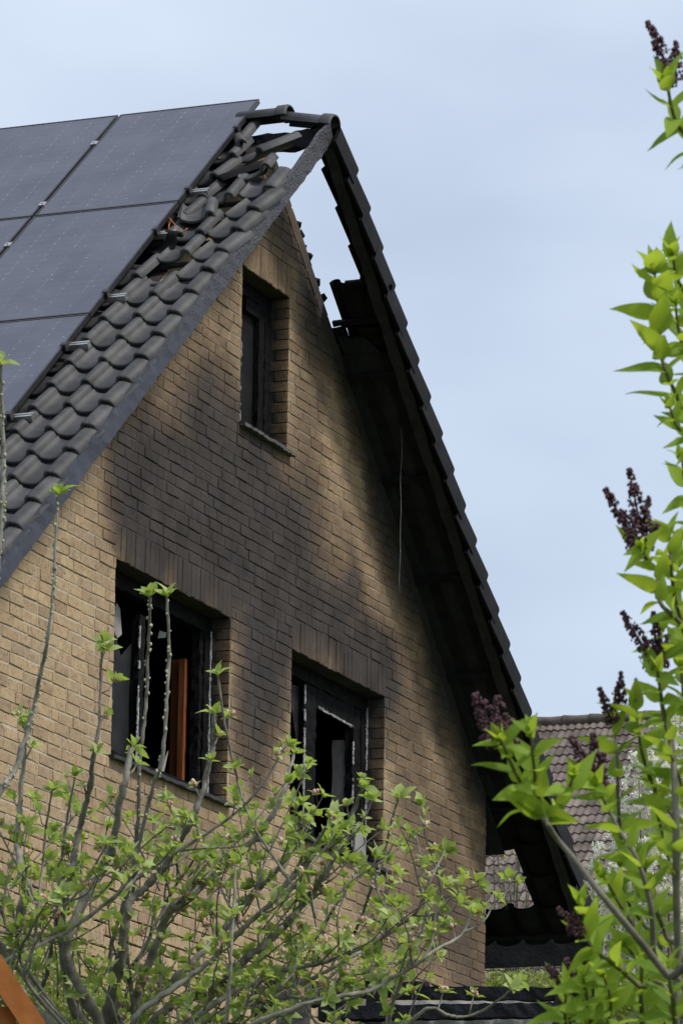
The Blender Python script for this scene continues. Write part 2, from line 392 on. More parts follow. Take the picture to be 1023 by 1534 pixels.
to_front = lambda u, v, w_: (u, -w_, v + ZO)
BL, JT = 0.210, 0.0075
STRIP = 0.125 / CA + 0.01
bricks = []                                   # (polygon, tint)
def sub_intervals(a, b_, cuts):
    iv = [(a, b_)]
    for c0, c1 in cuts:
        nx = []
        for p, q in iv:
            if c1 <= p or c0 >= q: nx.append((p, q)); continue
            if c0 > p: nx.append((p, c0))
            if c1 < q: nx.append((c1, q))
        iv = nx
    return [i for i in iv if i[1] - i[0] > 0.03]
k = -47
while True:
    z0 = k * CH; z1 = z0 + CH - JT
    if z0 > AP: break
    cuts = []
    for (wx0, wx1, wz0, wz1) in WINS:
        if z0 > wz0 - 0.01 and z1 < wz1 + 0.01: cuts.append((wx0 - JT * 0, wx1 + JT * 0))
        elif z0 > wz1 - 0.01 and z1 < wz1 + SOLD + 0.01: cuts.append((wx0 - 0.004, wx1 + 0.004))
    x = -HW - rnd.choice((0.0, 0.06, 0.12, 0.18)); zj = rnd.uniform(-0.0015, 0.0015)
    while x < HW:
        L = (BL if rnd.random() < 0.93 else 0.100) + rnd.uniform(-.006, .006)
        for p, q in sub_intervals(max(x, -HW), min(x + L, HW), cuts):
            slope = rnd.uniform(-0.003, 0.003); zj = rnd.uniform(-.0022, .0022)
            poly = [(p, z0 + zj), (q, z0 + zj + slope), (q, z1 + zj + slope), (p, z1 + zj)]
            poly = clip(poly, SL, 1.0, AP - STRIP); poly = clip(poly, -SL, 1.0, AP - STRIP) if poly else poly
            if len(poly) >= 3: bricks.append((poly, rnd.random(), k))
        x += L + JT
    k += 1
for (wx0, wx1, wz0, wz1) in WINS:             # soldier courses over the windows
    n = max(1, round((wx1 - wx0) / CH)); st = (wx1 - wx0) / n
    for i in range(n):
        a = wx0 + i * st + 0.003; z0 = wz1 + rnd.uniform(-0.006, 0.003)
        poly = [(a, z0), (a + st - 0.007, z0), (a + st - 0.007, wz1 + SOLD - JT), (a, wz1 + SOLD - JT)]
        poly = clip(poly, SL, 1.0, AP - STRIP); poly = clip(poly, -SL, 1.0, AP - STRIP) if poly else poly
        if len(poly) >= 3: bricks.append((poly, rnd.random() * 0.7, 999))
for sgn in (-1, 1):                            # raking course along the verge
    s_ = 0.10
    while s_ < HW / CA - 0.1:
        L = 0.24; e = (sgn * CA, -SA); nn = (-sgn * SA * -1.0, -CA)   # along the rake, and into the wall
        nn = (-sgn * SA, -CA)
        o = (0, AP - 0.006)
        q = lambda s2, t2: (o[0] + e[0] * s2 + nn[0] * t2, o[1] + e[1] * s2 + nn[1] * t2)
        tp = rnd.uniform(0.0, 0.012)
        poly = [q(s_, tp), q(s_, 0.118), q(s_ + L, 0.118), q(s_ + L, rnd.uniform(0.0, 0.012))]
        if sgn < 0: poly = poly[::-1]
        bricks.append((poly, rnd.random() * 0.5, 998)); s_ += L + JT
def pxof(x, z):
    d = Vector((x, 0, z + ZO)) - CAM; w_ = d.dot(CF); return 511.5 + FPX * d.dot(CR) / w_, 767 - FPX * d.dot(CU) / w_, w_
rank = []
for i, (poly, t, kk) in enumerate(bricks):
    cx = sum(p[0] for p in poly) / len(poly); cz = sum(p[1] for p in poly) / len(poly)
    u, v, w_ = pxof(cx, cz)
    vis = 0 < u < 1023 and 0 < v < 1470 and kk < 900 and len(poly) == 4 and poly[1][0] - poly[0][0] > 0.18
    if vis and cx < 0: vis = cz < rake(cx) - 0.72          # behind the barge board
    rank.append((0 if vis else 1, w_, i))
rank.sort(); single = set(r_[2] for r_ in rank[:300] if r_[0] == 0)
rest = MB(); rest.soot = True
for i, (poly, t, kk) in enumerate(bricks):
    fr = rnd.uniform(-0.0035, 0.0035)
    if i in single:
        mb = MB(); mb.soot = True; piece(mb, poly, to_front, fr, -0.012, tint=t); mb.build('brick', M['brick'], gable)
    else:
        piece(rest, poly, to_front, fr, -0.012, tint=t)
# mortar bed between the bricks, course by course
xb = sorted(set([-HW + 2 * HW * i / 44 for i in range(45)]) | {v for a_ in WINS for v in a_[:2]})
for k in range(-9, 65):
    za, zb_ = k * CH, (k + 1) * CH; zm = (za + zb_) / 2
    for p, q in zip(xb[:-1], xb[1:]):
        xm = (p + q) / 2
        if any(a_[0] < xm < a_[1] and a_[2] < zm < a_[3] for a_ in WINS): continue
        poly = clip([(p, za), (q, za), (q, zb_), (p, zb_)], SL, 1.0, AP - .015); poly = clip(poly, -SL, 1.0, AP - .015) if poly else poly
        if len(poly) >= 3: bed.add([(x_, .0058, z_ + ZO) for x_, z_ in poly], [tuple(range(len(poly)))])
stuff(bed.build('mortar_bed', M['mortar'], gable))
# brick reveals of the windows
for (wx0, wx1, wz0, wz1) in WINS:
    kk = 0; z = wz0
    while z < wz1 - 0.02:
        for side in (0, 1):
            ya, yb = (0.004, 0.112) if kk % 2 else (0.004, 0.150)
            to = (lambda u, v, w_, X=wx0: (X + w_, -u, v + ZO)) if side == 0 else (lambda u, v, w_, X=wx1: (X - w_, u, v + ZO))
            P = [(ya, z + 0.002), (yb, z + 0.002), (yb, z + CH - JT), (ya, z + CH - JT)]
            if side == 0: P = [(-b_, v) for b_, v in P][::-1]; P = [P[0], P[1], P[2], P[3]]
            piece(rest, P, to, 0.0045 + rnd.uniform(-.0006, .0006), -0.004, ch=.002, jit=.0012, tint=rnd.random())
        z += CH; kk += 1
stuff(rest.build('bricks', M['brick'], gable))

# other walls, floors and rooms (rooms lie in the dark behind the openings)
mb = MB(); mb.abox(-HW, -HW + 0.3, 0.302, DEPTH, -0.3, ZO + 0.90); mb.build('side_wall', M['brick'], house)
mb = MB(); mb.abox(HW - 0.3, HW, 0.302, DEPTH, -0.3, ZO + 0.90); mb.build('side_wall', M['brick'], house)
mb = MB(); prism(mb, [(-HW, -ZO - .3), (HW, -ZO - .3), (HW, rake(HW)), (0, AP - .02), (-HW, rake(HW))], DEPTH + .002, DEPTH + .3); mb.build('rear_wall', M['brick'], house)
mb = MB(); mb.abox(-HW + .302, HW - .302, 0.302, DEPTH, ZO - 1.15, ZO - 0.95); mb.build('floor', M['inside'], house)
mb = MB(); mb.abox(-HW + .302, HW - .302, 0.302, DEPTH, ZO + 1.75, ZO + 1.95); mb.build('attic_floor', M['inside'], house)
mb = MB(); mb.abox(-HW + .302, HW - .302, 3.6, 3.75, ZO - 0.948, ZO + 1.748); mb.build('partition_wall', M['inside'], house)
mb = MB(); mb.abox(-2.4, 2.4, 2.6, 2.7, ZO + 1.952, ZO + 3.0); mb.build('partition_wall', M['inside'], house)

# ------------------------------------------------------------------ burnt windows
def rough_bar(mb, a, b_, ax, ay, seg=14, j=0.004, seed=0, tint=.5):
    """bar from a to b with half axes ax, ay and a crumbled surface"""
    a = Vector(a); b_ = Vector(b_); ax = Vector(ax); ay = Vector(ay); rr = random.Random(seed)
    prof = [(-1, -1), (0, -1), (1, -1), (1, 0), (1, 1), (0, 1), (-1, 1), (-1, 0)]
    if ax.cross(ay).dot(b_ - a) < 0: prof = prof[::-1]
    vs_ = []; fs = []; n = len(prof)
    la, lb = ax.normalized(), ay.normalized()
    for i in range(seg + 1):
        c = a.lerp(b_, i / seg)
        for (p, q) in prof:
            vs_.append(c + ax * p + ay * q + la * rr.uniform(-j, j) + lb * rr.uniform(-j, j))
    for i in range(seg):
        for k_ in range(n): fs.append((i * n + k_, i * n + (k_ + 1) % n, (i + 1) * n + (k_ + 1) % n, (i + 1) * n + k_))
    fs.append(tuple(reversed(range(n)))); fs.append(tuple(range(seg * n, seg * n + n)))
    mb.add(vs_, fs, tint=tint)
def shard(mb, pts, y, th=0.006):
    n = len(pts); vs_ = [(x, y, z + ZO) for x, z in pts] + [(x, y + th, z + ZO) for x, z in pts]
    mb.add(vs_, [tuple(range(n)), tuple(reversed(range(n, 2 * n)))] + [(i, i + n, (i + 1) % n + n, (i + 1) % n) for i in range(n)])
def glass_mat():
    m, b = nmat('sooty_glass')
    b.out(b.principled(b.ramp(b.noise(b.pos(), 5, 5), [(0.3, (0.005, 0.005, 0.006)), (0.7, (0.018, 0.018, 0.018))]), 0.5, Specular_IOR_Level=0.08)); return m
M['glass'] = glass_mat()

def frame_set(name_parent, x0, x1, z0, z1, y, t=0.055, d=0.035, seed=1):
    fr = MB()
    rough_bar(fr, (x0 + t, y, z0 + ZO), (x0 + t, y, z1 + ZO), (t, 0, 0), (0, d, 0), 26, .005, seed)
    rough_bar(fr, (x1 - t, y, z0 + ZO), (x1 - t, y, z1 + ZO), (t, 0, 0), (0, d, 0), 26, .005, seed + 1)
    rough_bar(fr, (x0, y, z1 - t + ZO), (x1, y, z1 - t + ZO), (0, 0, t), (0, d * .96, 0), 26, .006, seed + 2)
    rough_bar(fr, (x0, y, z0 + t + ZO), (x1, y, z0 + t + ZO), (0, 0, t), (0, d * .94, 0), 26, .006, seed + 3)
    return fr
def crust(x, y, z0, z1, parent, wdt=0.011, seed=5, gaps=0.25):
    rr = random.Random(seed); mb = MB(); z = z0
    while z < z1:
        L = rr.uniform(0.02, 0.07)
        if rr.random() > gaps:
            hw = wdt * rr.uniform(0.35, 1.0)
            rough_bar(mb, (x + rr.uniform(-.003, .003), y, z + ZO), (x + rr.uniform(-.004, .004), y, min(z + L, z1) + ZO), (hw, 0, 0), (0, 0.004, 0), 3, 0.0025, rr.random())
        z += L
    return stuff(mb.build('ash_crust', M['charwhite'], parent))

# left window: sash stiles gone but for their edges, a brown inner post on the right
YF = 0.185
L = WINS[0]
wl = frame_set('w', L[0] + .002, L[1] - .002, L[2] + .002, L[3] - .002, YF, seed=3)
rough_bar(wl, (-1.70, YF, L[2] + .05 + ZO), (-1.70, YF, L[3] - .22 + ZO), (.045, 0, 0), (0, .03, 0), 24, .006, 21)
rough_bar(wl, (-0.62, YF + .01, L[2] + .05 + ZO), (-0.62, YF + .01, L[3] - .1 + ZO), (.07, 0, 0), (0, .03, 0), 24, .008, 22)
winL = wl.build('window', M['frame'], house)
crust(-1.752, YF - .034, L[2] + .06, L[3] - .26, winL, .012, 3, .12)
crust(-0.545, YF - .040, L[2] + .02, L[3] - .10, winL, .013, 4, .08)
mb = MB(); rough_bar(mb, (-0.58, 0.36, L[2] + .02 + ZO), (-0.58, 0.36, L[3] - .30 + ZO), (.040, 0, 0), (0, .05, 0), 10, .001, 1)
rough_bar(mb, (-0.70, 0.285, L[2] + .02 + ZO), (-0.70, 0.285, L[3] - .32 + ZO), (.025, 0, 0), (0, .022, 0), 10, .001, 2)
mb.build('post', M['wood'], winL)
for pts_, yy in (([(-2.02, 0.98), (-1.93, 0.93), (-1.86, 0.97), (-1.90, 1.14), (-1.96, 1.17)], YF + .05), ([(-1.93, .52), (-1.90, .36), (-1.875, .42), (-1.90, .60)], YF + .04),
                 ([(-1.25, .06), (-1.20, .06), (-1.10, .30), (-1.16, .22)], YF + .02), ([(-1.15, 1.09), (-1.02, 1.12), (-1.00, 1.16), (-1.12, 1.15)], YF + .1)):
    mb = MB(); shard(mb, pts_, yy); mb.build('glass_shard', M['greyboard'], winL)
mb = MB(); shard(mb, [(-2.38, .10), (-1.78, .10), (-1.80, .50), (-1.78, .92), (-1.95, .80), (-2.1, 1.0), (-2.38, 1.05)], YF + .012); mb.build('glass_pane', M['glass'], winL)
def sill(x0, x1, z, mat, parent, out=0.055, th=0.028, seed=0):
    rr = random.Random(seed); mb = MB(); n = 26; vs_ = []; fs = []
    for i in range(n + 1):
        x = x0 + (x1 - x0) * i / n
        o_ = out - (rr.uniform(0, .016) if rr.random() < .5 else 0.002)
        for (yy, zz) in ((0.148, z + .006), (-o_, z - .004 + rr.uniform(-.003, .003)), (-o_, z - th + rr.uniform(-.004, .004)), (0.148, z - th + .012)):
            vs_.append((x, yy, zz + ZO))
    for i in range(n):
        for k_ in range(4): fs.append((i * 4 + k_, i * 4 + (k_ + 1) % 4, (i + 1) * 4 + (k_ + 1) % 4, (i + 1) * 4 + k_))
    fs += [(3, 2, 1, 0), tuple(range(n * 4, n * 4 + 4))]
    mb.add(vs_, [f[::-1] for f in fs]); return mb.build('sill', mat, parent)
sill(L[0] - .03, L[1] + .03, L[2] + .012, M['darksill'], winL, seed=1)

# right window
Rw = WINS[1]
wr = frame_set('w', Rw[0] + .002, Rw[1] - .002, Rw[2] + .002, Rw[3] - .002, YF, seed=8)
rough_bar(wr, (1.36, YF, Rw[2] + .05 + ZO), (1.36, YF, Rw[3] - .12 + ZO), (.115, 0, 0), (0, .03, 0), 26, .007, 31)
rough_bar(wr, (2.33, YF + .004, Rw[2] + .05 + ZO), (2.33, YF + .004, Rw[3] - .12 + ZO), (.10, 0, 0), (0, .03, 0), 26, .007, 32)
rough_bar(wr, (1.5, YF + .006, Rw[3] - .17 + ZO), (2.42, YF + .006, Rw[3] - .17 + ZO), (0, 0, .09), (0, .028, 0), 26, .009, 33)
winR = wr.build('window', M['frame'], house)
crust(1.245, YF - .034, Rw[2] + .08, Rw[3] - .14, winR, .014, 7, .10)
crust(2.225, YF - .034, Rw[2] + .05, Rw[3] - .32, winR, .016, 8, .30)
crust(2.482, YF - .042, Rw[2] + .02, Rw[3] - .08, winR, .012, 9, .12)
mb = MB(); rough_bar(mb, (1.52, YF - .03, Rw[3] - .255 + ZO), (2.22, YF - .03, Rw[3] - .275 + ZO), (0, 0, .007), (0, .004, 0), 22, .005, 5); mb.build('ash_crust', M['charwhite'], winR)
mb = MB(); rough_bar(mb, (2.275, 0.285, Rw[2] + .03 + ZO), (2.275, 0.285, Rw[3] - .36 + ZO), (.010, 0, 0), (0, .055, 0), 12, .004, 3)
mb.build('lining_board', M['greyboard'], winR)
mb = MB(); shard(mb, [(2.04, .03), (2.32, .03), (2.24, .20), (2.15, .33), (2.09, .30)], .06, .012); mb.build('lining_board', M['greyboard'], winR)
for pts_, yy in (([(.72, .05), (1.0, .25), (1.07, .02)], YF + .01), ([(1.0, 1.18), (1.22, 1.20), (1.22, .7), (1.12, .95)], YF + .01), ([(.80, .0), (.95, .2), (.90, .45), (.78, .3)], YF + .02)):
    mb = MB(); shard(mb, pts_, yy); mb.build('glass_shard', M['glass'], winR)
sill(Rw[0] - .03, Rw[1] + .05, Rw[2] + .012, M['darksill'], winR, seed=2)

# attic window: dark casement still glazed
U = WINS[2]
wu = frame_set('w', U[0] + .002, U[1] - .002, U[2] + .002, U[3] - .002, YF, t=0.05, seed=14)
rough_bar(wu, (.28, YF - .004, U[2] + .08 + ZO), (.28, YF - .004, U[3] - .08 + ZO), (.05, 0, 0), (0, .03, 0), 20, .003, 41)
rough_bar(wu, (-.02, YF - .004, U[3] - .16 + ZO), (.34, YF - .004, U[3] - .16 + ZO), (0, 0, .05), (0, .03, 0), 10, .003, 42)
winU = wu.build('window', M['frame'], house)
mb = MB(); shard(mb, [(-.36, U[2] + .08), (.26, U[2] + .08), (.26, U[3] - .16), (-.36, U[3] - .16)], YF + .012); mb.build('glass_pane', M['glass'], winU)
crust(-.02, YF - .002, U[2] + .15, U[2] + .75, winU, .006, 12, .6)
sill(U[0] - .02, U[1] + .045, U[2] + .012, M['sill'], winU, out=.06, seed=3)

# ------------------------------------------------------------------ roof frame
LD = Vector((-CA, 0, -SA)); LN = Vector((-SA, 0, CA)); RD = Vector((CA, 0, -SA)); RN = Vector((SA, 0, CA)); APX = Vector((0, 0, AP + ZO)); YV = Vector((0, 1, 0))
def lp(s_, y, o): return APX + LD * s_ + LN * o + YV * y
def rp(s_, y, o): return APX + RD * s_ + RN * o + YV * y
SLL, SLR = 7.45, 8.10                                     # slope lengths, left and right
mb = MB()
mb.box(lp(SLL / 2 + .35, (0.31 + DEPTH) / 2, 0.012), LD * (SLL / 2 - .35), YV * (DEPTH - 0.31) / 2, LN * .011)
mb.box(rp(3.9, (0.31 + DEPTH) / 2, 0.012), RD * 2.4, YV * (DEPTH - 0.31) / 2, RN * .011)
roof = mb.build('roof', M['soffit'], house)
def board(name, a, b_, ax, ay, mat, parent, seg=40, j=.006, seed=0):
    m_ = MB(); rough_bar(m_, a, b_, ax, ay, seg, j, seed); return m_.build(name, mat, parent)
# barge boards
board('barge_board', lp(0.02, -0.482, 0.008), lp(SLL, -0.482, 0.008), LN * .072, YV * .016, M['barge'], roof, 90, .005, 3)
board('barge_board', rp(0.10, -0.455, 0.005), rp(SLR, -0.455, 0.005), RN * .090, YV * .042, M['bargechar'], roof, 90, .006, 4)
# verge rafters, battens
for y in (.62, 1.4, 2.2, 3.0): board('rafter', rp(.6, y, -.085), rp(SLR - .2, y, -.085), RN * .075, YV * .045, M['char'], roof, 30, .006, 6)
for y in (.42, 1.2, 2.0): board('rafter', lp(.1, y, -.085), lp(SLL - .2, y, -.085), LN * .075, YV * .045, M['char'], roof, 30, .006, 7)
board('ridge_beam', APX + Vector((0, -0.45, -0.04)), APX + Vector((0, 0.9, -0.055)), (.045, 0, 0), (0, 0, .062), M['char'], roof, 30, .010, 8)
for k in range(23):
    s_ = .36 + .343 * k
    if 19 <= k <= 21: continue
    if k < 3: a_, b_ = -.47, -.36
    elif k < 4: a_, b_ = -.47, -.2
    elif s_ < 6.4: a_, b_ = -.47, 0.0
    else: a_, b_ = -.47, 3.0
    board('batten', rp(s_ - .05, a_, .030), rp(s_ - .05, b_, .030), RD * .02, RN * .014, M['char'], roof, 8, .003, k)
for k in range(21):
    s_ = .33 + .342 * k
    a_ = -.47 if k > 2 else .1
    board('batten', lp(s_ - .05, a_, .030), lp(s_ - .05, .45, .030), LD * .02, LN * .014, M['char'], roof, 8, .003, k)
# burnt soffit lining between the wall and the verge on the right
rr = random.Random(11); mb = MB(); n = 60; vs_ = []; fs = []
for i in range(n + 1):
    s_ = 1.80 + (6.35 - 1.80) * i / n
    ya = -.45 + (0.24 * max(0, 1 - i / 5) + rr.uniform(-.01, .03)); yb = 0.0 + rr.uniform(-.03, .0)
    for y, o_ in ((ya, -.008), (yb, -.008), (yb, .006), (ya, .006)):
        vs_.append(rp(s_ + rr.uniform(-.02, .02), y, o_ + rr.uniform(-.004, .004)))
for i in range(n):
    for k in range(4): fs.append((i * 4 + k, i * 4 + (k + 1) % 4, i * 4 + 4 + (k + 1) % 4, i * 4 + 4 + k))
mb.add(vs_, fs); mb.build('soffit_lining', M['soffit'], roof)
for k in range(5):                                        # lookouts carrying the verge, and charred lining boards between them
    s_ = 2.15 + .97 * k
    board('lookout', rp(s_, -.42, -.028), rp(s_, -.004, -.028), RD * .03, RN * .014, M['char'], roof, 10, .004, 50 + k)
for k, y_ in enumerate((-.355, -.245, -.135, -.045)):
    board('soffit_board', rp(1.95 + .12 * (k % 3), y_, -.013), rp(6.3, y_, -.013), YV * .046, RN * .004, M['soffit'] if k % 2 else M['char'], roof, 50, .003, 70 + k)
board('fascia_board', rp(SLR + .0, -0.50, .115) , rp(SLR + .0, 6.0, .115), (0.014, 0, 0), (0, 0, .12), M['bargechar'], roof, 40, .0015, 12)
board('wall_plate', (HW + .06, .02, ZO + .80), (HW + .06, 3.0, ZO + .80), (.05, 0, 0), (0, 0, .07), M['char'], roof, 20, .008, 13)
mb = MB(); mb.box(rp(6.60, 1.5, -.012), RD * .32, YV * 1.49, RN * .006); mb.box(rp(7.45, 1.85, -.012), RD * .52, YV * 1.28, RN * .006); mb.build('soffit_lining', M['soffit'], roof)

# ------------------------------------------------------------------ roof tiles
def roll(x, hw=.046, h=.052): return h * max(0.0, 1 - (x / hw) ** 2) ** 0.55
def profile(kind):
    P = []
    if kind == 'verge_left':
        P += [(-.080, -.022), (-.079, -.005), (-.073, .012), (-.062, .028)]
        for i in range(1, 9): x = -.046 + .092 * i / 8; P.append((x, max(roll(x), .045 if x < -.02 else 0)))
    else:
        for i in range(0, 9): x = -.046 + .092 * i / 8; P.append((x, roll(x)))
    e = .190 if kind != 'verge_right' else .17
    for i in range(1, 7): x = .046 + (e - .046) * i / 6; P.append((x, -.024 * math.sin(math.pi * min(1, i / 6.5)) ** .6))
    if kind == 'verge_right': P += [(.188, .006), (.202, .004), (.214, -.03), (.222, -.205)]
    else: P += [(.205, .012)]
    return P
def tile_mesh(kind, length=.425, th=.021, seed=0, lift=.048):
    P = profile(kind); n = len(P); mb = MB(); rr = random.Random(seed)
    T = [];B = []
    nrm = []
    for i in range(n):
        a = P[max(0, i - 1)]; c = P[min(n - 1, i + 1)]; dx, dz = c[0] - a[0], c[1] - a[1]; l_ = math.hypot(dx, dz) or 1
        nrm.append((-dz / l_, dx / l_))
    def ring(y, off, dz):
        return [(x + nrm[i][0] * off, y, z + nrm[i][1] * off + dz) for i, (x, z) in enumerate(P)]
    up, nose = -length, 0.0
    # the lower end is lifted a tile's thickness so that courses overlap
    r0 = ring(up, 0, 0.0); r1 = ring(nose - .008, 0, lift); r1b = ring(nose, -th * .45, lift)
    q0 = ring(up, -th, 0.0); q1 = ring(nose - .002, -th * 1.25, lift)
    mb.add(r0 + r1 + r1b, [(i, i + n, i + 1 + n, i + 1) for i in range(n - 1)] + [(i + n, i + 2 * n, i + 1 + 2 * n, i + 1 + n) for i in range(n - 1)], smooth=True)
    mb.add(q0 + q1, [(i, i + 1, i + 1 + n, i + n) for i in range(n - 1)], smooth=True)
    mb.add(r1b + q1, [(i, i + n, i + 1 + n, i + 1) for i in range(n - 1)])
    mb.add([r0[0], r1b[0], q0[0], q1[0]], [(0, 2, 3, 1)]); mb.add([r0[-1], r1b[-1], q0[-1], q1[-1]], [(0, 1, 3, 2)])
    return mb
TM = {}
for kd in ('field', 'verge_left', 'verge_right'):
    for mt in ('tile', 'tilechar'):
        me = tile_mesh(kd, lift=.075 if kd == 'verge_right' else .048).mesh('roof_tile'); me.materials.append(M[mt]); TM[kd, mt] = me
def frame(o, ex, ey, ez):
    return Matrix(((ex.x, ey.x, ez.x, o.x), (ex.y, ey.y, ez.y, o.y), (ex.z, ey.z, ez.z, o.z), (0, 0, 0, 1)))
rt = random.Random(5)
def put_left(kind, s_, y, o=.050, yaw=0, tip=0, rollv=0, mat='tile'):
    mw = frame(lp(s_, y, o), YV, LD, LN) @ Matrix.Rotation(yaw, 4, 'Z') @ Matrix.Rotation(tip, 4, 'X') @ Matrix.Rotation(rollv, 4, 'Y')
    link('roof_tile', TM[kind, mat], roof, mw)
def put_right(kind, s_, y, o=.050, yaw=0, tip=0, rollv=0, mat='tilechar'):
    mw = frame(rp(s_, y, o), -YV, RD, RN) @ Matrix.Rotation(yaw, 4, 'Z') @ Matrix.Rotation(tip, 4, 'X') @ Matrix.Rotation(rollv, 4, 'Y')
    link('roof_tile', TM[kind, mat], roof, mw)
LY = (-.418, -.165, .085, .335)
for k in range(21):
    s_ = .283 + .342 * k
    dis = .62 * max(0.0, 1 - max(0, k - 3) / 6.0)              # how far the fire has shaken the tiles about
    for j, y in enumerate(LY):
        if j == 0 and k < 3: continue
        if j == 1 and k < 3: continue
        if j == 1 and k == 4: continue
        if j == 2 and k in (6,): continue
        if j == 1 and k == 7: continue
        dd = dis if j < 3 else 0
        put_left('verge_left' if j == 0 else 'field', s_ + rt.uniform(-.05, .05) * dd + rt.uniform(-.004, .004), y + rt.uniform(-.035, .035) * dd,
                 .050 + (rt.uniform(-.02, .02) * dd), rt.uniform(-.20, .20) * dd + rt.uniform(-.012, .012), rt.uniform(-.06, .05) * dd, rt.uniform(-.12, .12) * dd)
# loose and upturned tiles at the top of the verge
put_left('field', .98, -.33, .095, .25, .10, .1)
put_left('field', .62, -.165, .085, -.35, .05, .3)
put_left('field', 1.75, -.14, .085, .30, .04, -.2)
put_left('field', 2.05, -.03, .07, .9, .02, .2, 'tilechar')
put_left('field', .45, .02, .10, .5, .05, .2)
put_left('field', 1.05, .0, .06, -.6, .0, .4, 'tilechar')
for (s_, y_, r1, r2) in ((1.30, .03, .3, .2), (1.36, .05, -.3, .4), (1.12, .05, .1, .1), (1.45, .03, .7, .5), (.88, .04, .6, .2), (.78, .03, .4, .3), (.98, .05, -.5, .5), (1.07, .02, .9, -.3), (1.22, .06, .2, .6)):
    mb = MB(); rr = random.Random(int(s_ * 100)); n_ = 6; c_ = rp(s_, y_, .028); ex = (RD * math.cos(r1) + YV * math.sin(r1)); ez = (RN + ex * r2 * .3).normalized(); ey = ez.cross(ex)
    ring_ = [(math.cos(k_ * 6.283 / n_) * rr.uniform(.03, .065), math.sin(k_ * 6.283 / n_) * rr.uniform(.02, .05)) for k_ in range(n_)]
    mb.add([c_ + ex * a_ + ey * b2 + ez * .012 for a_, b2 in ring_] + [c_ + ex * a_ + ey * b2 - ez * .014 for a_, b2 in ring_], [tuple(range(n_)), tuple(reversed(range(n_, 2 * n_)))] + [(k_, k_ + n_, (k_ + 1) % n_ + n_, (k_ + 1) % n_) for k_ in range(n_)])
    mb.build('tile_fragment', M['tilechar'], roof)
# all the tiles lying below the solar panels
mb = MB(); src = tile_mesh('field')
for j in range(4, 39):
    for k in range(21):
        mw = frame(lp(.283 + .342 * k, .085 + .25 * (j - 2), .050), YV, LD, LN)
        mb.add([mw @ Vector(v) for v in src.v], src.f, smooth=True)
stuff(mb.build('roof_tiles_under_panels', M['tile'], roof))
for k in range(23):                                       # right slope, seen from below
    s_ = .42 + .343 * k
    put_right('verge_right', s_, -.345, .050, rt.uniform(-.02, .02), 0, 0)
    for j in range(1, 6):
        y = -.345 + .25 * j
        if j == 1 and s_ < 1.78: continue
        if j >= 2 and s_ < 1.72 + .15 * (j == 2): continue
        if j in (2, 3) and 20 <= k <= 21: continue
        if j == 4 and k == 21: continue
        dz = max(0, 1 - (s_ - 1.7) / .8)
        put_right('field', s_ + rt.uniform(-.03, .03) * dz, y, .050, rt.uniform(-.25, .25) * dz, rt.uniform(-.1, .1) * dz)
put_right('field', 1.62, -.20, .06, .5, .12, .2)
mb = MB()
for j in range(6, 39):
    for k in range(4, 23):
        mw = frame(rp(.42 + .343 * k, -.345 + .25 * j, .050), -YV, RD, RN)
        mb.add([mw @ Vector(v) for v in src.v], src.f, smooth=True)
stuff(mb.build('roof_tiles_on_far_slope', M['tilechar'], roof))
# ridge tiles: half round with a thick collar at the near end
def ridge_tile(a, b_, r_=.088):
    mb = MB(); a = Vector(a); b_ = Vector(b_); t = (b_ - a).normalized(); sx = Vector((1, 0, 0)); up = t.cross(sx) * -1
    up = sx.cross(t); up = up if up.z > 0 else -up
    L = (b_ - a).length; st = [(0, r_), (L - .10, r_ * .98), (L - .095, r_ * 1.0), (L - .085, r_ * 1.18), (L - .012, r_ * 1.20), (L, r_ * 1.14)]
    n = 11; vs_ = []; fs = []
    for (d_, q) in st:
        for sgn in (0, .016):
            for i in range(n):
                an = math.pi * (i / (n - 1)) * 1.08 - math.pi * .04
                vs_.append(a + t * d_ + (sx * math.cos(an) * 1.05 + up * (math.sin(an) * .85)) * (q - sgn))
    for k in range(len(st) - 1):
        for i in range(n - 1):
            p = k * 2 * n + i; q = (k + 1) * 2 * n + i
            fs.append((p, p + 1, q + 1, q)); fs.append((p + n, q + n, q + n + 1, p + n + 1))
    m_ = len(st) - 1
    for i in range(n - 1): p = m_ * 2 * n + i; fs.append((p, p + 1, p + n + 1, p + n)); fs.append((i, i + n, i + n + 1, i + 1))
    mb.add(vs_, fs, smooth=True); me = mb.mesh('ridge_tile'); me.materials.append(M['tile']); return me
link('ridge_tile', ridge_tile((0.0, -.12, AP + ZO + .115), (0.0, -.515, AP + ZO + .035)), roof)
link('ridge_tile', ridge_tile((0, .24, AP + ZO + .150), (0, -.165, AP + ZO + .150)), roof)
for i in range(28): link('ridge_tile', ridge_tile((0, .24 + .36 * (i + 1), AP + ZO + .085), (0, .24 + .36 * i - .04, AP + ZO + .085)), roof)

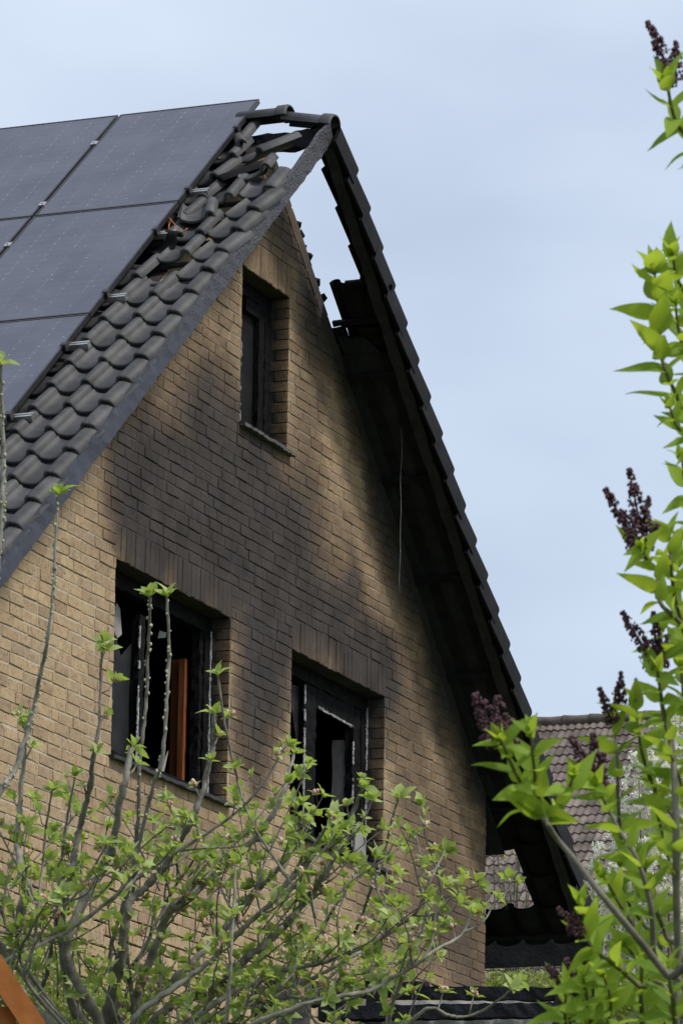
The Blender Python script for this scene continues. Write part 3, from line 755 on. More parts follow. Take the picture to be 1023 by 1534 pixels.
# ------------------------------------------------------------------ solar panels, clamps and rails
PH, PW = 1.875, 1.146
def solar_panel(r_, c_, label):
    s0 = -.361 + PH * r_ + .006; y0_ = .148 + PW * c_; hh = (PH - .014) / 2; hw = (PW - .022) / 2
    o = lp(s0 + hh, y0_ + .010 + hw, .184)
    t = thing('solar_panel', label, 'solar panel', o, 'solar panels on the left roof slope')
    fm = MB(); fw = .014
    X, Y, Z = YV, LD, LN
    fm.box(o + X * (hw - fw / 2) - Z * .019, X * fw / 2, Y * hh, Z * .019); fm.box(o - X * (hw - fw / 2) - Z * .019, X * fw / 2, Y * hh, Z * .019)
    fm.box(o + Y * (hh - fw / 2) - Z * .019, X * (hw - fw - .0002), Y * fw / 2, Z * .0188); fm.box(o - Y * (hh - fw / 2) - Z * .019, X * (hw - fw - .0002), Y * fw / 2, Z * .0188)
    fm.build('frame', M['blackalu'], t)
    me = MB(); a, c = hw - fw + .001, hh - fw + .001
    me.add([(-a, -c, -.003), (a, -c, -.003), (a, c, -.003), (-a, c, -.003), (-a, -c, -.010), (a, -c, -.010), (a, c, -.010), (-a, c, -.010)],
           [(0, 1, 2, 3), (7, 6, 5, 4), (0, 4, 5, 1), (1, 5, 6, 2), (2, 6, 7, 3), (3, 7, 4, 0)])
    m_ = me.mesh('glass'); m_.materials.append(M['panel']); link('glass', m_, t, frame(o, X, Y, Z))
    for ds in (.55, 1.665) if r_ == 0 else (.50, 1.54):
        s_ = s0 + ds
        if c_ == 0:                                       # end clamp on the free edge
            q = lp(s_, y0_ - .003, .184); e = MB(); e.box(q - LN * .012, YV * .012, LD * .03, LN * .022); e.box(q + LN * .012 + YV * .01, YV * .02, LD * .022, LN * .004); e.build('clamp', M['blackalu'], t)
        q = lp(s_, y0_ + PW, .184 + .004); e = MB(); e.box(q, YV * .024, LD * .030, LN * .004); e.box(q - LN * .016 , YV * .007, LD * .028, LN * .0118); e.box(q + LN * .008, YV * .006, LD * .006, LN * .0035); e.build('clamp', M['alu'], t)
    return t
solar_panel(0, 0, 'ash-specked solar panel reaching over the ridge beside the ridge tiles')
solar_panel(1, 0, 'dusty solar panel beside the orange cable and jumbled tiles')
solar_panel(2, 0, 'lowest solar panel, beside the neat unbroken verge tiles')
solar_panel(0, 1, 'top row solar panel beyond the seam, away from the verge')
solar_panel(1, 1, 'middle row solar panel beyond the seam, away from the verge')
for s_, lb in ((1.255, 'silver rail end poking out beside the shaken tiles below the ridge'), (1.985, 'silver rail end poking out above the orange cable'), (3.035, 'silver rail end just above the seam between middle and lowest panel'),
               (3.79, 'silver rail end just below the seam between middle and lowest panel'), (4.87, 'lowest silver rail end, halfway along the neat verge tiles')):
    t = thing('mounting_rail', lb, 'rail', lp(s_, .02, .12), 'rails carrying the solar panels')
    mb = MB(); a, b_ = .025, 2.30; yc, hl = (a + b_) / 2, (b_ - a) / 2
    for (o_, d_, w_, h_) in ((.138, -.017, .009, .008), (.138, .017, .009, .008), (.127, -.023, .004, .0028), (.127, .023, .004, .0028), (.118, 0, .026, .0118)):
        mb.box(lp(s_ + d_, yc, o_), YV * hl, LD * w_, LN * h_)
    mb.build('channel', M['alu'], t)
    mb = MB(); mb.box(lp(s_, .10, .100), YV * .02, LD * .02, LN * .012); mb.box(lp(s_ - .045, .10, .094), YV * .018, LD * .03, LN * .004); mb.build('roof_hook', M['alu'], t)
# cable hanging from the panels
mb = MB()
pp = [(1.80, .15, .15), (1.84, .10, .17), (1.90, .05, .15), (1.97, .06, .125), (2.02, -.01, .13), (1.98, -.07, .155)]
mb.tube([lp(*p) for p in pp], [.0045] * len(pp), 6)
pp = [(1.74, .16, .15), (1.80, .12, .16), (1.88, .11, .15), (1.93, .10, .13)]
mb.tube([lp(*p) for p in pp], [.006] * len(pp), 6)
tag(mb.build('cable', M['cable']), 'short orange cable dangling from the solar panel onto broken tiles', 'cable')
# wire hanging from the verge
P0 = Vector((1.99, -.30, 3.33 + ZO)); mb = MB(); pts = [P0 + Vector((.006 * math.sin(i * 1.1), .004 * math.cos(i * 1.7), -1.30 * i / 12)) for i in range(13)]
mb.tube(pts, [.0017] * 13, 5); tag(mb.build('hanging_wire', M['wire']), 'thin grey wire hanging down from the burnt right eave', 'wire')

# ------------------------------------------------------------------ charred pergola in front of the gable
pg = thing('charred_pergola', 'collapsed charred timber pergola below the brick gable', 'pergola', (at(560, 1600, 26.5).x, at(560, 1600, 26.5).y, 0))
def pbeam(u0, v0, u1, v1, D0, D1, h, d, seed, mat='char', nm='beam'):
    a, b_ = at(u0, v0, D0), at(u1, v1, D1); t = (b_ - a).normalized(); up = (Vector((0, 0, 1)) - t * t.z).normalized(); sd_ = t.cross(up)
    m_ = MB(); rough_bar(m_, a, b_, up * h, sd_ * d, 40, .005, seed); return m_.build(nm, M[mat], pg)
pbeam(420, 1486, 905, 1492, 27.2, 26.6, .036, .05, 3)
pbeam(380, 1476, 640, 1478, 28.0, 27.6, .020, .05, 13)
pbeam(480, 1520, 900, 1514, 26.4, 26.0, .040, .06, 4)
pbeam(330, 1545, 900, 1552, 26.6, 26.0, .035, .06, 5)
pbeam(360, 1500, 520, 1502, 27.0, 26.8, .03, .05, 6)
def ppost(u, v0, D, w_, seed, mat='greywood'):
    a = at(u, v0, D); b_ = Vector((a.x, a.y, gz(a.x, a.y) - .05)); m_ = MB(); rough_bar(m_, b_, a, CR * w_, Vector((CF.x, CF.y, 0)).normalized() * w_, 40, .006, seed); return m_.build('post', M[mat], pg)
ppost(441, 1470, 26.0, .095, 7); ppost(560, 1480, 26.9, .05, 8, 'char'); ppost(845, 1486, 26.7, .06, 9, 'char'); ppost(390, 1476, 27.4, .05, 10, 'char')
m_ = MB(); vs_ = []; n = 40
for i in range(n + 1):
    for j_ in range(2):
        vs_.append(at(520 + 360 * i / n, 1500 + 60 * j_, 27.9 + .03 * math.sin(i * 1.3)))
m_.add(vs_, [(i * 2, i * 2 + 1, i * 2 + 3, i * 2 + 2) for i in range(n)], smooth=True); so_ = m_.build('corrugated_sheet', M['sheet'], pg)
sm = so_.modifiers.new('thick', 'SOLIDIFY'); sm.thickness = .006

# ------------------------------------------------------------------ neighbouring house up the hill
NR = at(905, 1080, 65.0); NP = R(40); nD = Vector((-math.cos(NP), 0, -math.sin(NP))); nN = Vector((-math.sin(NP), 0, math.cos(NP)))
nb = thing('neighbour_house', 'house behind with a weathered brown red tiled roof', 'house', (NR.x - 2, NR.y, gz(NR.x, NR.y)))
def npt(s_, y, o): return Vector((NR.x, NR.y + y, NR.z)) + nD * s_ + nN * o
NS = 7.4; ya, yb = -7.0, 6.0
mb = MB(); mb.box(npt(NS / 2, (ya + yb) / 2, -.03), YV * (yb - ya) / 2, nD * NS / 2, nN * .02)
bD = Vector((math.cos(NP), 0, -math.sin(NP))); bN = Vector((math.sin(NP), 0, math.cos(NP)))
mb.box(Vector((NR.x, NR.y + (ya + yb) / 2, NR.z)) + bD * NS / 2 - bN * .0, YV * (yb - ya) / 2, bD * NS / 2, bN * .03)
nroof = mb.build('roof', M['oldtile'], nb)
zb = NR.z - NS * math.sin(NP); xw = NS * math.cos(NP) - .4
mb = MB(); gx = gz(NR.x, NR.y) - .5
vs_ = []
for y in (ya + .3, yb - .3):
    vs_ += [(NR.x - xw, NR.y + y, gx), (NR.x + xw, NR.y + y, gx), (NR.x + xw, NR.y + y, zb + .28), (NR.x, NR.y + y, NR.z - .08), (NR.x - xw, NR.y + y, zb + .28)]
mb.add(vs_, [(0, 1, 2, 3, 4), (9, 8, 7, 6, 5), (0, 4, 9, 5), (1, 6, 7, 2)]); mb.build('wall', M['plaster'], nb)
def old_tile():
    mb = MB(); P = []
    for i in range(13):
        x = -.155 + .31 * i / 12; P.append((x, .016 * math.cos(2 * math.pi * x / .15)))
    n = len(P)
    r0 = [(x, -.40, z) for x, z in P]; r1 = [(x, 0, z + .035) for x, z in P]; q = [(x, 0, z + .006) for x, z in P]
    mb.add(r0 + r1, [(i, i + n, i + n + 1, i + 1) for i in range(n - 1)], smooth=True)
    mb.add(r1 + q, [(i, i + n, i + n + 1, i + 1) for i in range(n - 1)]); return mb
OT = old_tile(); om = OT.mesh('roof_tile'); om.materials.append(M['oldtile'])
rest = MB(); cnt = 0; ro = random.Random(9)
cand = []
for j in range(60):
    for k in range(30):
        y = ya + .115 + .216 * j; s_ = .245 + .245 * k; p = npt(s_, y, .0); d = p - CAM; w_ = d.dot(CF); u = 511.5 + FPX * d.dot(CR) / w_; v = 767 - FPX * d.dot(CU) / w_
        vis = (720 < u < 1030 and v < 1470)
        cand.append((0 if vis else 1, w_, j, k, s_, y))
cand.sort()
for i, (vv, w_, j, k, s_, y) in enumerate(cand):
    mw = frame(npt(s_, y, .005), YV, nD, nN) @ Matrix.Rotation(ro.uniform(-.02, .02), 4, 'Z') @ Matrix.Translation((0, ro.uniform(-.009, .009), ro.uniform(0, .006))) @ Matrix.Scale(.72, 4)
    if vv == 0 and cnt < 300: link('roof_tile', om, nroof, mw); cnt += 1
    else: rest.add([mw @ Vector(v) for v in OT.v], OT.f, smooth=True, tint=ro.random())
stuff(rest.build('roof_tiles', M['oldtile'], nroof))
for j in range(33):
    y = ya + .4 * j; mb = MB(); pts = [npt(0, y + .4 * q_, .03) for q_ in (-.06, .0, .5, .94, 1.0)]
    mb.tube(pts, [.075, .08, .075, .09, .09], 10); mb.build('ridge_tile', M['oldtile'], nroof)

# ------------------------------------------------------------------ plants
def smooth_path(pts, sub=4):
    out = []
    n = len(pts)
    for i in range(n - 1):
        p0 = pts[max(0, i - 1)]; p1 = pts[i]; p2 = pts[i + 1]; p3 = pts[min(n - 1, i + 2)]
        for q in range(sub):
            t = q / sub
            f = lambda a, b, c, d: 0.5 * ((2 * b) + (-a + c) * t + (2 * a - 5 * b + 4 * c - d) * t * t + (-a + 3 * b - 3 * c + d) * t ** 3)
            if isinstance(p0, Vector): out.append(Vector([f(p0[x], p1[x], p2[x], p3[x]) for x in range(3)]))
            else: out.append(f(p0, p1, p2, p3))
    out.append(pts[-1]); return out
def leaf_mb(L, W, fold=.18, curl=.15, acum=False, rows=5, seed=0):
    """leaf in the xy plane, stalk at the origin, pointing +y, upper side +z"""
    mb = MB(); rr = random.Random(seed); vs_ = []; fs = []
    for i in range(rows + 1):
        t = i / rows
        if acum: w_ = W * (math.sin(math.pi * min(1, t ** .62)) ** .9) * (1 - .25 * t) if t < 1 else 0
        else: w_ = W * math.sin(math.pi * t ** .85) ** .8 if 0 < t < 1 else 0
        if i == 0: w_ = W * .08
        y = L * t; z = -curl * L * t * t + .03 * L * math.sin(t * 5 + seed)
        e = w_ * fold + rr.uniform(-.04, .04) * W
        vs_ += [(-w_, y - .02 * L, z + e), (0, y, z), (w_, y - .02 * L, z + e + rr.uniform(-.03, .03) * W)]
    for i in range(rows):
        a = i * 3; fs += [(a, a + 1, a + 4, a + 3), (a + 1, a + 2, a + 5, a + 4)]
    mb.add(vs_, fs, smooth=True); return mb
def orient(p, d, up, roll_=0.0, s_=1.0):
    d = d.normalized(); x = d.cross(up)
    if x.length < 1e-4: x = d.orthogonal()
    x.normalize(); z = x.cross(d)
    return frame(p, x, d, z) @ Matrix.Rotation(roll_, 4, 'Y') @ Matrix.Scale(s_, 4)
def rvec(r_): 
    while True:
        v = Vector((r_.uniform(-1, 1), r_.uniform(-1, 1), r_.uniform(-1, 1)))
        if .05 < v.length < 1: return v.normalized()

# ---- apple tree -------------------------------------------------------------------
AD = 15.0
ap_base = at(230, 2450, AD); ap_base.z = gz(ap_base.x, ap_base.y)
apple = thing('apple_tree', 'budding apple tree with upright grey shoots and pink buds', 'tree', ap_base)
crotch = at(215, 1640, AD)
mb = MB(); pts = smooth_path([ap_base - Vector((0, 0, .1)), ap_base.lerp(crotch, .35) + CR * .04, ap_base.lerp(crotch, .7) - CR * .03, crotch], 5)
mb.tube(pts, [.085 - .03 * i / (len(pts) - 1) + (.03 if i == 0 else 0) for i in range(len(pts))], 10); mb.build('trunk', M['bark'], apple)
ra = random.Random(21)
# traced limbs: pixel, pixel, width in pixels; depth offset in metres
LIMBS = [
 (.10, [(0, 1460, 34), (20, 1402, 26), (40, 1337, 22), (31, 1303, 15), (26, 1262, 11), (30, 1200, 10), (37, 1130, 8), (40, 1085, 5)], 1, 3),
 (-.25, [(-25, 1240, 13), (0, 1186, 12), (24, 1148, 11), (46, 1076, 9), (61, 1008, 8), (73, 950, 7), (79, 890, 6), (83, 815, 5), (87, 742, 5)], 2, 1),
 (-.35, [(-30, 1000, 12), (-8, 880, 11), (2, 780, 9), (5, 700, 9), (3, 620, 8), (1, 545, 6)], 2, 1),
 (.05, [(150, 1570, 26), (160, 1534, 24), (172, 1480, 21), (186, 1404, 17), (195, 1352, 15), (217, 1331, 14), (245, 1301, 14), (270, 1262, 13), (290, 1222, 12), (305, 1180, 11), (318, 1120, 10), (321, 1070, 9)], 1, 3),
 (-.20, [(440, 1330, 6), (400, 1270, 5), (372, 1222, 5), (351, 1150, 5), (337, 1085, 4), (326, 1012, 4)], 0, 1),
 (.25, [(110, 1500, 16), (92, 1400, 15), (98, 1340, 14), (109, 1300, 13), (114, 1262, 12), (125, 1220, 12), (136, 1170, 10), (141, 1125, 8), (149, 1080, 6), (151, 1010, 5), (154, 962, 5)], 1, 3),
 (-.12, [(100, 1430, 18), (128, 1342, 17), (152, 1308, 15), (170, 1262, 15), (180, 1200, 13), (190, 1160, 12), (197, 1120, 11)], 1, 2),
 (.18, [(190, 1400, 9), (200, 1330, 8), (206, 1240, 8), (210, 1140, 7), (218, 1060, 7), (222, 970, 6), (225, 895, 5)], 2, 1),
 (.12, [(165, 1440, 9), (190, 1340, 9), (226, 1190, 8), (243, 1135, 8), (250, 1050, 7), (253, 980, 6), (250, 895, 5)], 2, 1),
 (-.30, [(-10, 1470, 9), (25, 1430, 9), (51, 1419, 9), (89, 1402, 8), (114, 1387, 8), (152, 1359, 8), (183, 1336, 7), (211, 1311, 7), (254, 1283, 7), (330, 1235, 6), (385, 1186, 5), (428, 1118, 4)], 1, 3),
 (.00, [(215, 1550, 18), (273, 1496, 17), (319, 1484, 16), (347, 1458, 15), (380, 1428, 14), (418, 1395, 13), (451, 1359, 12), (471, 1334, 11), (479, 1321, 10), (497, 1293, 10), (520, 1250, 9), (530, 1215, 8), (543, 1180, 5)], 1, 3),
 (.30, [(210, 1540, 14), (250, 1482, 14), (291, 1441, 13), (316, 1413, 13), (349, 1377, 13), (380, 1339, 12), (398, 1321, 12), (423, 1296, 12), (451, 1258, 11), (466, 1222, 9)], 1, 3),
 (.15, [(205, 1500, 16), (240, 1400, 16), (255, 1364, 16), (265, 1354, 14), (303, 1324, 14), (342, 1296, 13), (372, 1268, 13), (402, 1232, 11), (425, 1185, 8), (440, 1130, 5)], 1, 3),
 (-.18, [(200, 1530, 12), (240, 1494, 12), (303, 1451, 11), (342, 1415, 11), (364, 1392, 11), (403, 1357, 10), (433, 1319, 10), (456, 1296, 9), (464, 1283, 9), (482, 1250, 7), (500, 1225, 4)], 1, 3),
 (-.22, [(290, 1530, 12), (342, 1491, 11), (382, 1471, 10), (413, 1458, 10), (443, 1451, 9), (480, 1443, 9), (516, 1431, 8), (562, 1410, 8), (598, 1387, 7), (622, 1369, 6), (640, 1330, 5), (654, 1300, 4), (666, 1276, 3)], 1, 3),
 (-.10, [(300, 1540, 10), (362, 1504, 9), (405, 1489, 9), (459, 1471, 8), (500, 1450, 8), (529, 1433, 7), (550, 1424, 5)], 1, 3),
 (-.40, [(330, 1560, 9), (400, 1526, 9), (480, 1499, 9), (554, 1485, 8), (581, 1469, 8), (611, 1453, 7), (633, 1439, 7), (652, 1424, 6), (690, 1402, 5), (706, 1370, 3)], 1, 3),
 (-.45, [(560, 1580, 8), (611, 1534, 7), (644, 1511, 6), (672, 1522, 6), (699, 1524, 5), (726, 1513, 5), (750, 1497, 4), (766, 1482, 3)], 1, 2),
 (-.33, [(40, 1470, 7), (51, 1418, 6), (58, 1350, 6), (65, 1288, 5), (69, 1240, 5), (78, 1185, 4)], 1, 3),
 (-.42, [(330, 1560, 8), (342, 1491, 7), (346, 1430, 6), (349, 1377, 6), (353, 1296, 5)], 0, 2),
 (.22, [(440, 1460, 5), (480, 1395, 5), (502, 1359, 5), (521, 1329, 4), (537, 1298, 3)], 2, 2),
 (.10, [(510, 1450, 6), (529, 1403, 6), (546, 1362, 5), (559, 1324, 5), (573, 1291, 4), (586, 1232, 4), (596, 1198, 3)], 2, 2),
 (.28, [(60, 1520, 9), (71, 1453, 8), (86, 1364, 7), (92, 1290, 6), (100, 1230, 5), (112, 1165, 4)], 1, 3),
 (.35, [(560, 1560, 8), (590, 1500, 7), (612, 1440, 6), (636, 1400, 5), (668, 1345, 4), (700, 1355, 3)], 1, 3),
 (-.05, [(30, 1440, 8), (10, 1390, 7), (-5, 1340, 6)], 1, 2),
 (.40, [(170, 1480, 9), (205, 1440, 8), (236, 1380, 7), (262, 1330, 6), (290, 1290, 4)], 1, 3),
 (.33, [(120, 1540, 12), (100, 1480, 10), (92, 1420, 8), (120, 1360, 6), (160, 1330, 4), (190, 1290, 3)], 1, 3),
 (-.28, [(-10, 1405, 7), (20, 1398, 6), (70, 1372, 6), (110, 1345, 5), (140, 1300, 4), (160, 1265, 3)], 1, 3),
 (.20, [(420, 1540, 8), (450, 1500, 7), (500, 1470, 6), (560, 1450, 5), (600, 1415, 4), (640, 1390, 3)], 1, 3),
 (-.15, [(250, 1560, 10), (280, 1530, 9), (330, 1520, 8), (400, 1500, 7), (450, 1495, 6), (520, 1500, 4)], 1, 3),
]
leaves = []        # (matrix, variant, size)
buds = []; flowers = []
SPX = AD / FPX
def rosette(p, axis, n, size, spread=.9):
    axis = axis.normalized()
    for q in range(n):
        an = q * 2.4 + ra.uniform(-.4, .4); t = axis.orthogonal().normalized(); b_ = axis.cross(t)
        out = t * math.cos(an) + b_ * math.sin(an); el = ra.uniform(.25, spread)
        d = (axis * (1.15 - el) + out * el + Vector((0, 0, -.12 * el))).normalized()
        leaves.append((orient(p + d * .004, d, axis, ra.uniform(-.4, .4), size * ra.uniform(.5, 1.2)), ra.randrange(6)))
def spurs(mb, path, rad, a0, a1, step, lo, hi, leafn=(4, 9)):
    acc = 0
    for i in range(1, len(path) - 1):
        f = i / (len(path) - 1); acc += (path[i] - path[i - 1]).length
        if f < a0 or f > a1 or acc < step: continue
        acc = ra.uniform(-.3, .3) * step
        t = (path[i + 1] - path[i - 1]).normalized(); side = rvec(ra); side = (side - t * side.dot(t)).normalized()
        d = (t * ra.uniform(.2, .9) + side + Vector((0, 0, .55))).normalized(); ln = ra.uniform(lo, hi)
        q = [path[i], path[i] + d * ln * .5 + rvec(ra) * .006, path[i] + d * ln + Vector((0, 0, .012))]
        r0_ = min(rad[i] * .6, .0045)
        mb.tube(q, [r0_, r0_ * .8, r0_ * .7], 5, tint=ra.random())
        rosette(q[2], (q[2] - q[1]), ra.randint(*leafn), ra.uniform(.75, 1.1))
        z_ = ra.random()
        if z_ < .34: flowers.append(q[2] + (q[2] - q[1]).normalized() * .012)
        elif z_ < .6: buds.append((q[2], .006))
for (dz, pl, mode, dens) in LIMBS:
    ctrl = [at(u, v, AD + dz + .05 * math.sin(i * 1.3 + dz * 9)) for i, (u, v, w_) in enumerate(pl)]
    wid = [w_ * SPX * .41 for (u, v, w_) in pl]
    if pl[0][1] > 1380:
        ctrl = [crotch + rvec(ra) * .03, crotch.lerp(ctrl[0], .55) + Vector((0, 0, -.03))] + ctrl; wid = [wid[0] * 1.25, wid[0] * 1.12] + wid
    elif pl[0][0] < 0:
        ctrl = [crotch, at(-60, 1500, AD + dz * .5), at(-50, 1250, AD + dz)] + ctrl if pl[0][1] < 1100 else [crotch, at(-60, 1430, AD + dz)] + ctrl
        wid = [wid[0] * 1.4] * (len(ctrl) - len(wid)) + wid
    path = smooth_path(ctrl, 7); rad = smooth_path(wid, 7)
    path = [p + rvec(ra) * min(.004, r_ * .32) for p, r_ in zip(path, rad)]; rad = [r_ * ra.uniform(.86, 1.12) * (1.25 if ra.random() < .06 else 1) for r_ in rad]
    mb = MB(); mb.tube(path, rad, 8, tint=ra.random())
    tip = (path[-1] - path[-3]).normalized()
    if mode == 2:                                   # straight whip with single buds along it and a tuft on top
        rosette(path[-1], tip, 9, 1.25, .8)
        for i in range(3, len(path) - 1):
            for q in range(2):
                if ra.random() < .62:
                    sd_ = rvec(ra); t = (path[i + 1] - path[i - 1]).normalized(); sd_ = (sd_ - t * sd_.dot(t)).normalized()
                    buds.append((path[i].lerp(path[i + 1], ra.random()) + sd_ * (rad[i] + .002), ra.uniform(.003, .0055)))
    else:
        rosette(path[-1], tip, 8, 1.05)
    if dens > 1 or mode != 2:
        spurs(mb, path, rad, .22, .97, .115 if dens == 3 else .17, .015, .06)
        # longer side twigs with their own spurs
        for i in range(6, len(path) - 2, 5 if dens == 3 else 10):
            if rad[i] < .0035 or ra.random() < .35 or mode == 2: continue
            t = (path[i + 1] - path[i - 1]).normalized(); sd_ = rvec(ra); sd_ = (sd_ - t * sd_.dot(t)).normalized()
            d = (t * ra.uniform(.3, 1.0) + sd_ * .8 + Vector((0, 0, .5))).normalized(); ln = ra.uniform(.12, .30)
            q = smooth_path([path[i], path[i] + d * ln * .35 + rvec(ra) * .012, path[i] + d * ln * .7 + rvec(ra) * .02 + Vector((0, 0, .02)), path[i] + d * ln + Vector((0, 0, .05))], 3)
            u_, v_, w_ = pxof(0, 0)
            e = q[-1] - CAM; pv = 767 - FPX * e.dot(CU) / e.dot(CF)
            if pv < 1190: continue
            r_ = [.0042 - .0022 * k_ / (len(q) - 1) for k_ in range(len(q))]
            mb.tube(q, r_, 5, tint=ra.random() * .6)
            rosette(q[-1], q[-1] - q[-2], 7, 1.0); spurs(mb, q, r_, .2, .95, .05, .01, .03, (4, 7))
    mb.build('branch', M['bark'], apple)
for q in range(46):
    u_ = ra.uniform(-10, 640); v_ = ra.uniform(1300, 1545) + max(0, (u_ - 350) * .25); D_ = AD + ra.uniform(-.45, .45); L_ = ra.uniform(70, 210); an = ra.uniform(-.5, .95)
    P_ = smooth_path([at(u_ + math.sin(an) * L_ * t_ + ra.uniform(-5, 5), v_ - math.cos(an) * L_ * t_, D_ + .1 * t_) for t_ in (0, .33, .66, 1)], 4)
    R_ = [.0034 - .0018 * k_ / (len(P_) - 1) for k_ in range(len(P_))]
    mb = MB(); mb.tube(P_, R_, 5, tint=ra.random() * .5); rosette(P_[-1], P_[-1] - P_[-3], 6, .9); spurs(mb, P_, R_, .3, .95, .07, .008, .025, (3, 6))
    mb.build('branch', M['bark'], apple)
LV = [leaf_mb(.040 + .005 * (i % 3), .0122 + .0014 * (i % 2), .38, .25 * (i % 3) - .1, False, 4, i) for i in range(6)]
LVM = []
for l_ in LV:
    me = l_.mesh('leaf'); me.materials.append(M['appleleaf']); LVM.append(me)
def inview(p):
    d = p - CAM; w_ = d.dot(CF); u = 511.5 + FPX * d.dot(CR) / w_; v = 767 - FPX * d.dot(CU) / w_; return -5 < u < 1028 and -5 < v < 1539
lr = sorted(range(len(leaves)), key=lambda i: (not inview(leaves[i][0].translation), -leaves[i][0].to_scale().x * (abs((leaves[i][0].to_3x3() @ Vector((0, 0, 1))).normalized().dot(CF)) + .3)))
rest = MB()
for n_, i in enumerate(lr):
    mw, vr = leaves[i]
    if n_ < 300: link('leaf', LVM[vr], apple, mw)
    else: rest.add([mw @ Vector(v) for v in LV[vr].v], LV[vr].f, smooth=True, tint=ra.random())
stuff(rest.build('foliage', M['appleleaf'], apple))
def blob(mb, p, r_, squash=1.0, rr=ra, tint=None):
    ph = rr.uniform(0, 6)
    vs_ = [(p.x, p.y, p.z + r_ * squash)]
    for zz, q in ((.5, .87), (-.4, .9)):
        for k_ in range(5): an = ph + k_ * 1.2566; vs_.append((p.x + r_ * q * math.cos(an), p.y + r_ * q * math.sin(an), p.z + r_ * zz * squash))
    vs_.append((p.x, p.y, p.z - r_ * squash))
    fs = [(0, 1 + k_, 1 + (k_ + 1) % 5) for k_ in range(5)] + [(1 + k_, 6 + k_, 6 + (k_ + 1) % 5, 1 + (k_ + 1) % 5) for k_ in range(5)] + [(11, 6 + (k_ + 1) % 5, 6 + k_) for k_ in range(5)]
    mb.add(vs_, fs, smooth=True, tint=rr.random() if tint is None else tint)
mb = MB()
for p, r_ in buds: blob(mb, p, r_, 1.4)
stuff(mb.build('leaf_buds', M['bud'], apple))
for p in flowers:
    mb = MB()
    for q in range(ra.randint(6, 10)): blob(mb, p + rvec(ra) * ra.uniform(.004, .013), ra.uniform(.0045, .0075), 1.25)
    mb.build('blossom', M['pink'], apple)

# ---- lilac bush -------------------------------------------------------------------
LDp = 7.0; SPL = LDp / FPX
lb_ = at(1040, 3200, LDp); lb_.z = gz(lb_.x, lb_.y)
lilac = thing('lilac_bush', 'lilac bush with bright green leaves and dark purple flower buds', 'shrub', lb_)
rl = random.Random(33)
LL = [leaf_mb(.053 + .007 * (i % 3), .0128 + .0020 * (i % 2), .34, .22 * (i % 3) - .12, True, 7, i + 40) for i in range(6)]
LLM = []
for l_ in LL:
    me = l_.mesh('leaf'); me.materials.append(M['lilacleaf']); LLM.append(me)
nleaf = 0; lrest = MB()
def lleaf(p, d, s_, up=None):
    global nleaf
    mw = orient(p, d, up or Vector((0, 0, 1)), rl.uniform(-.5, .5), s_); k_ = rl.randrange(6)
    if nleaf < 290 and inview(p): link('leaf', LLM[k_], lilac, mw); nleaf += 1
    else: lrest.add([mw @ Vector(v) for v in LL[k_].v], LL[k_].f, smooth=True, tint=rl.random())
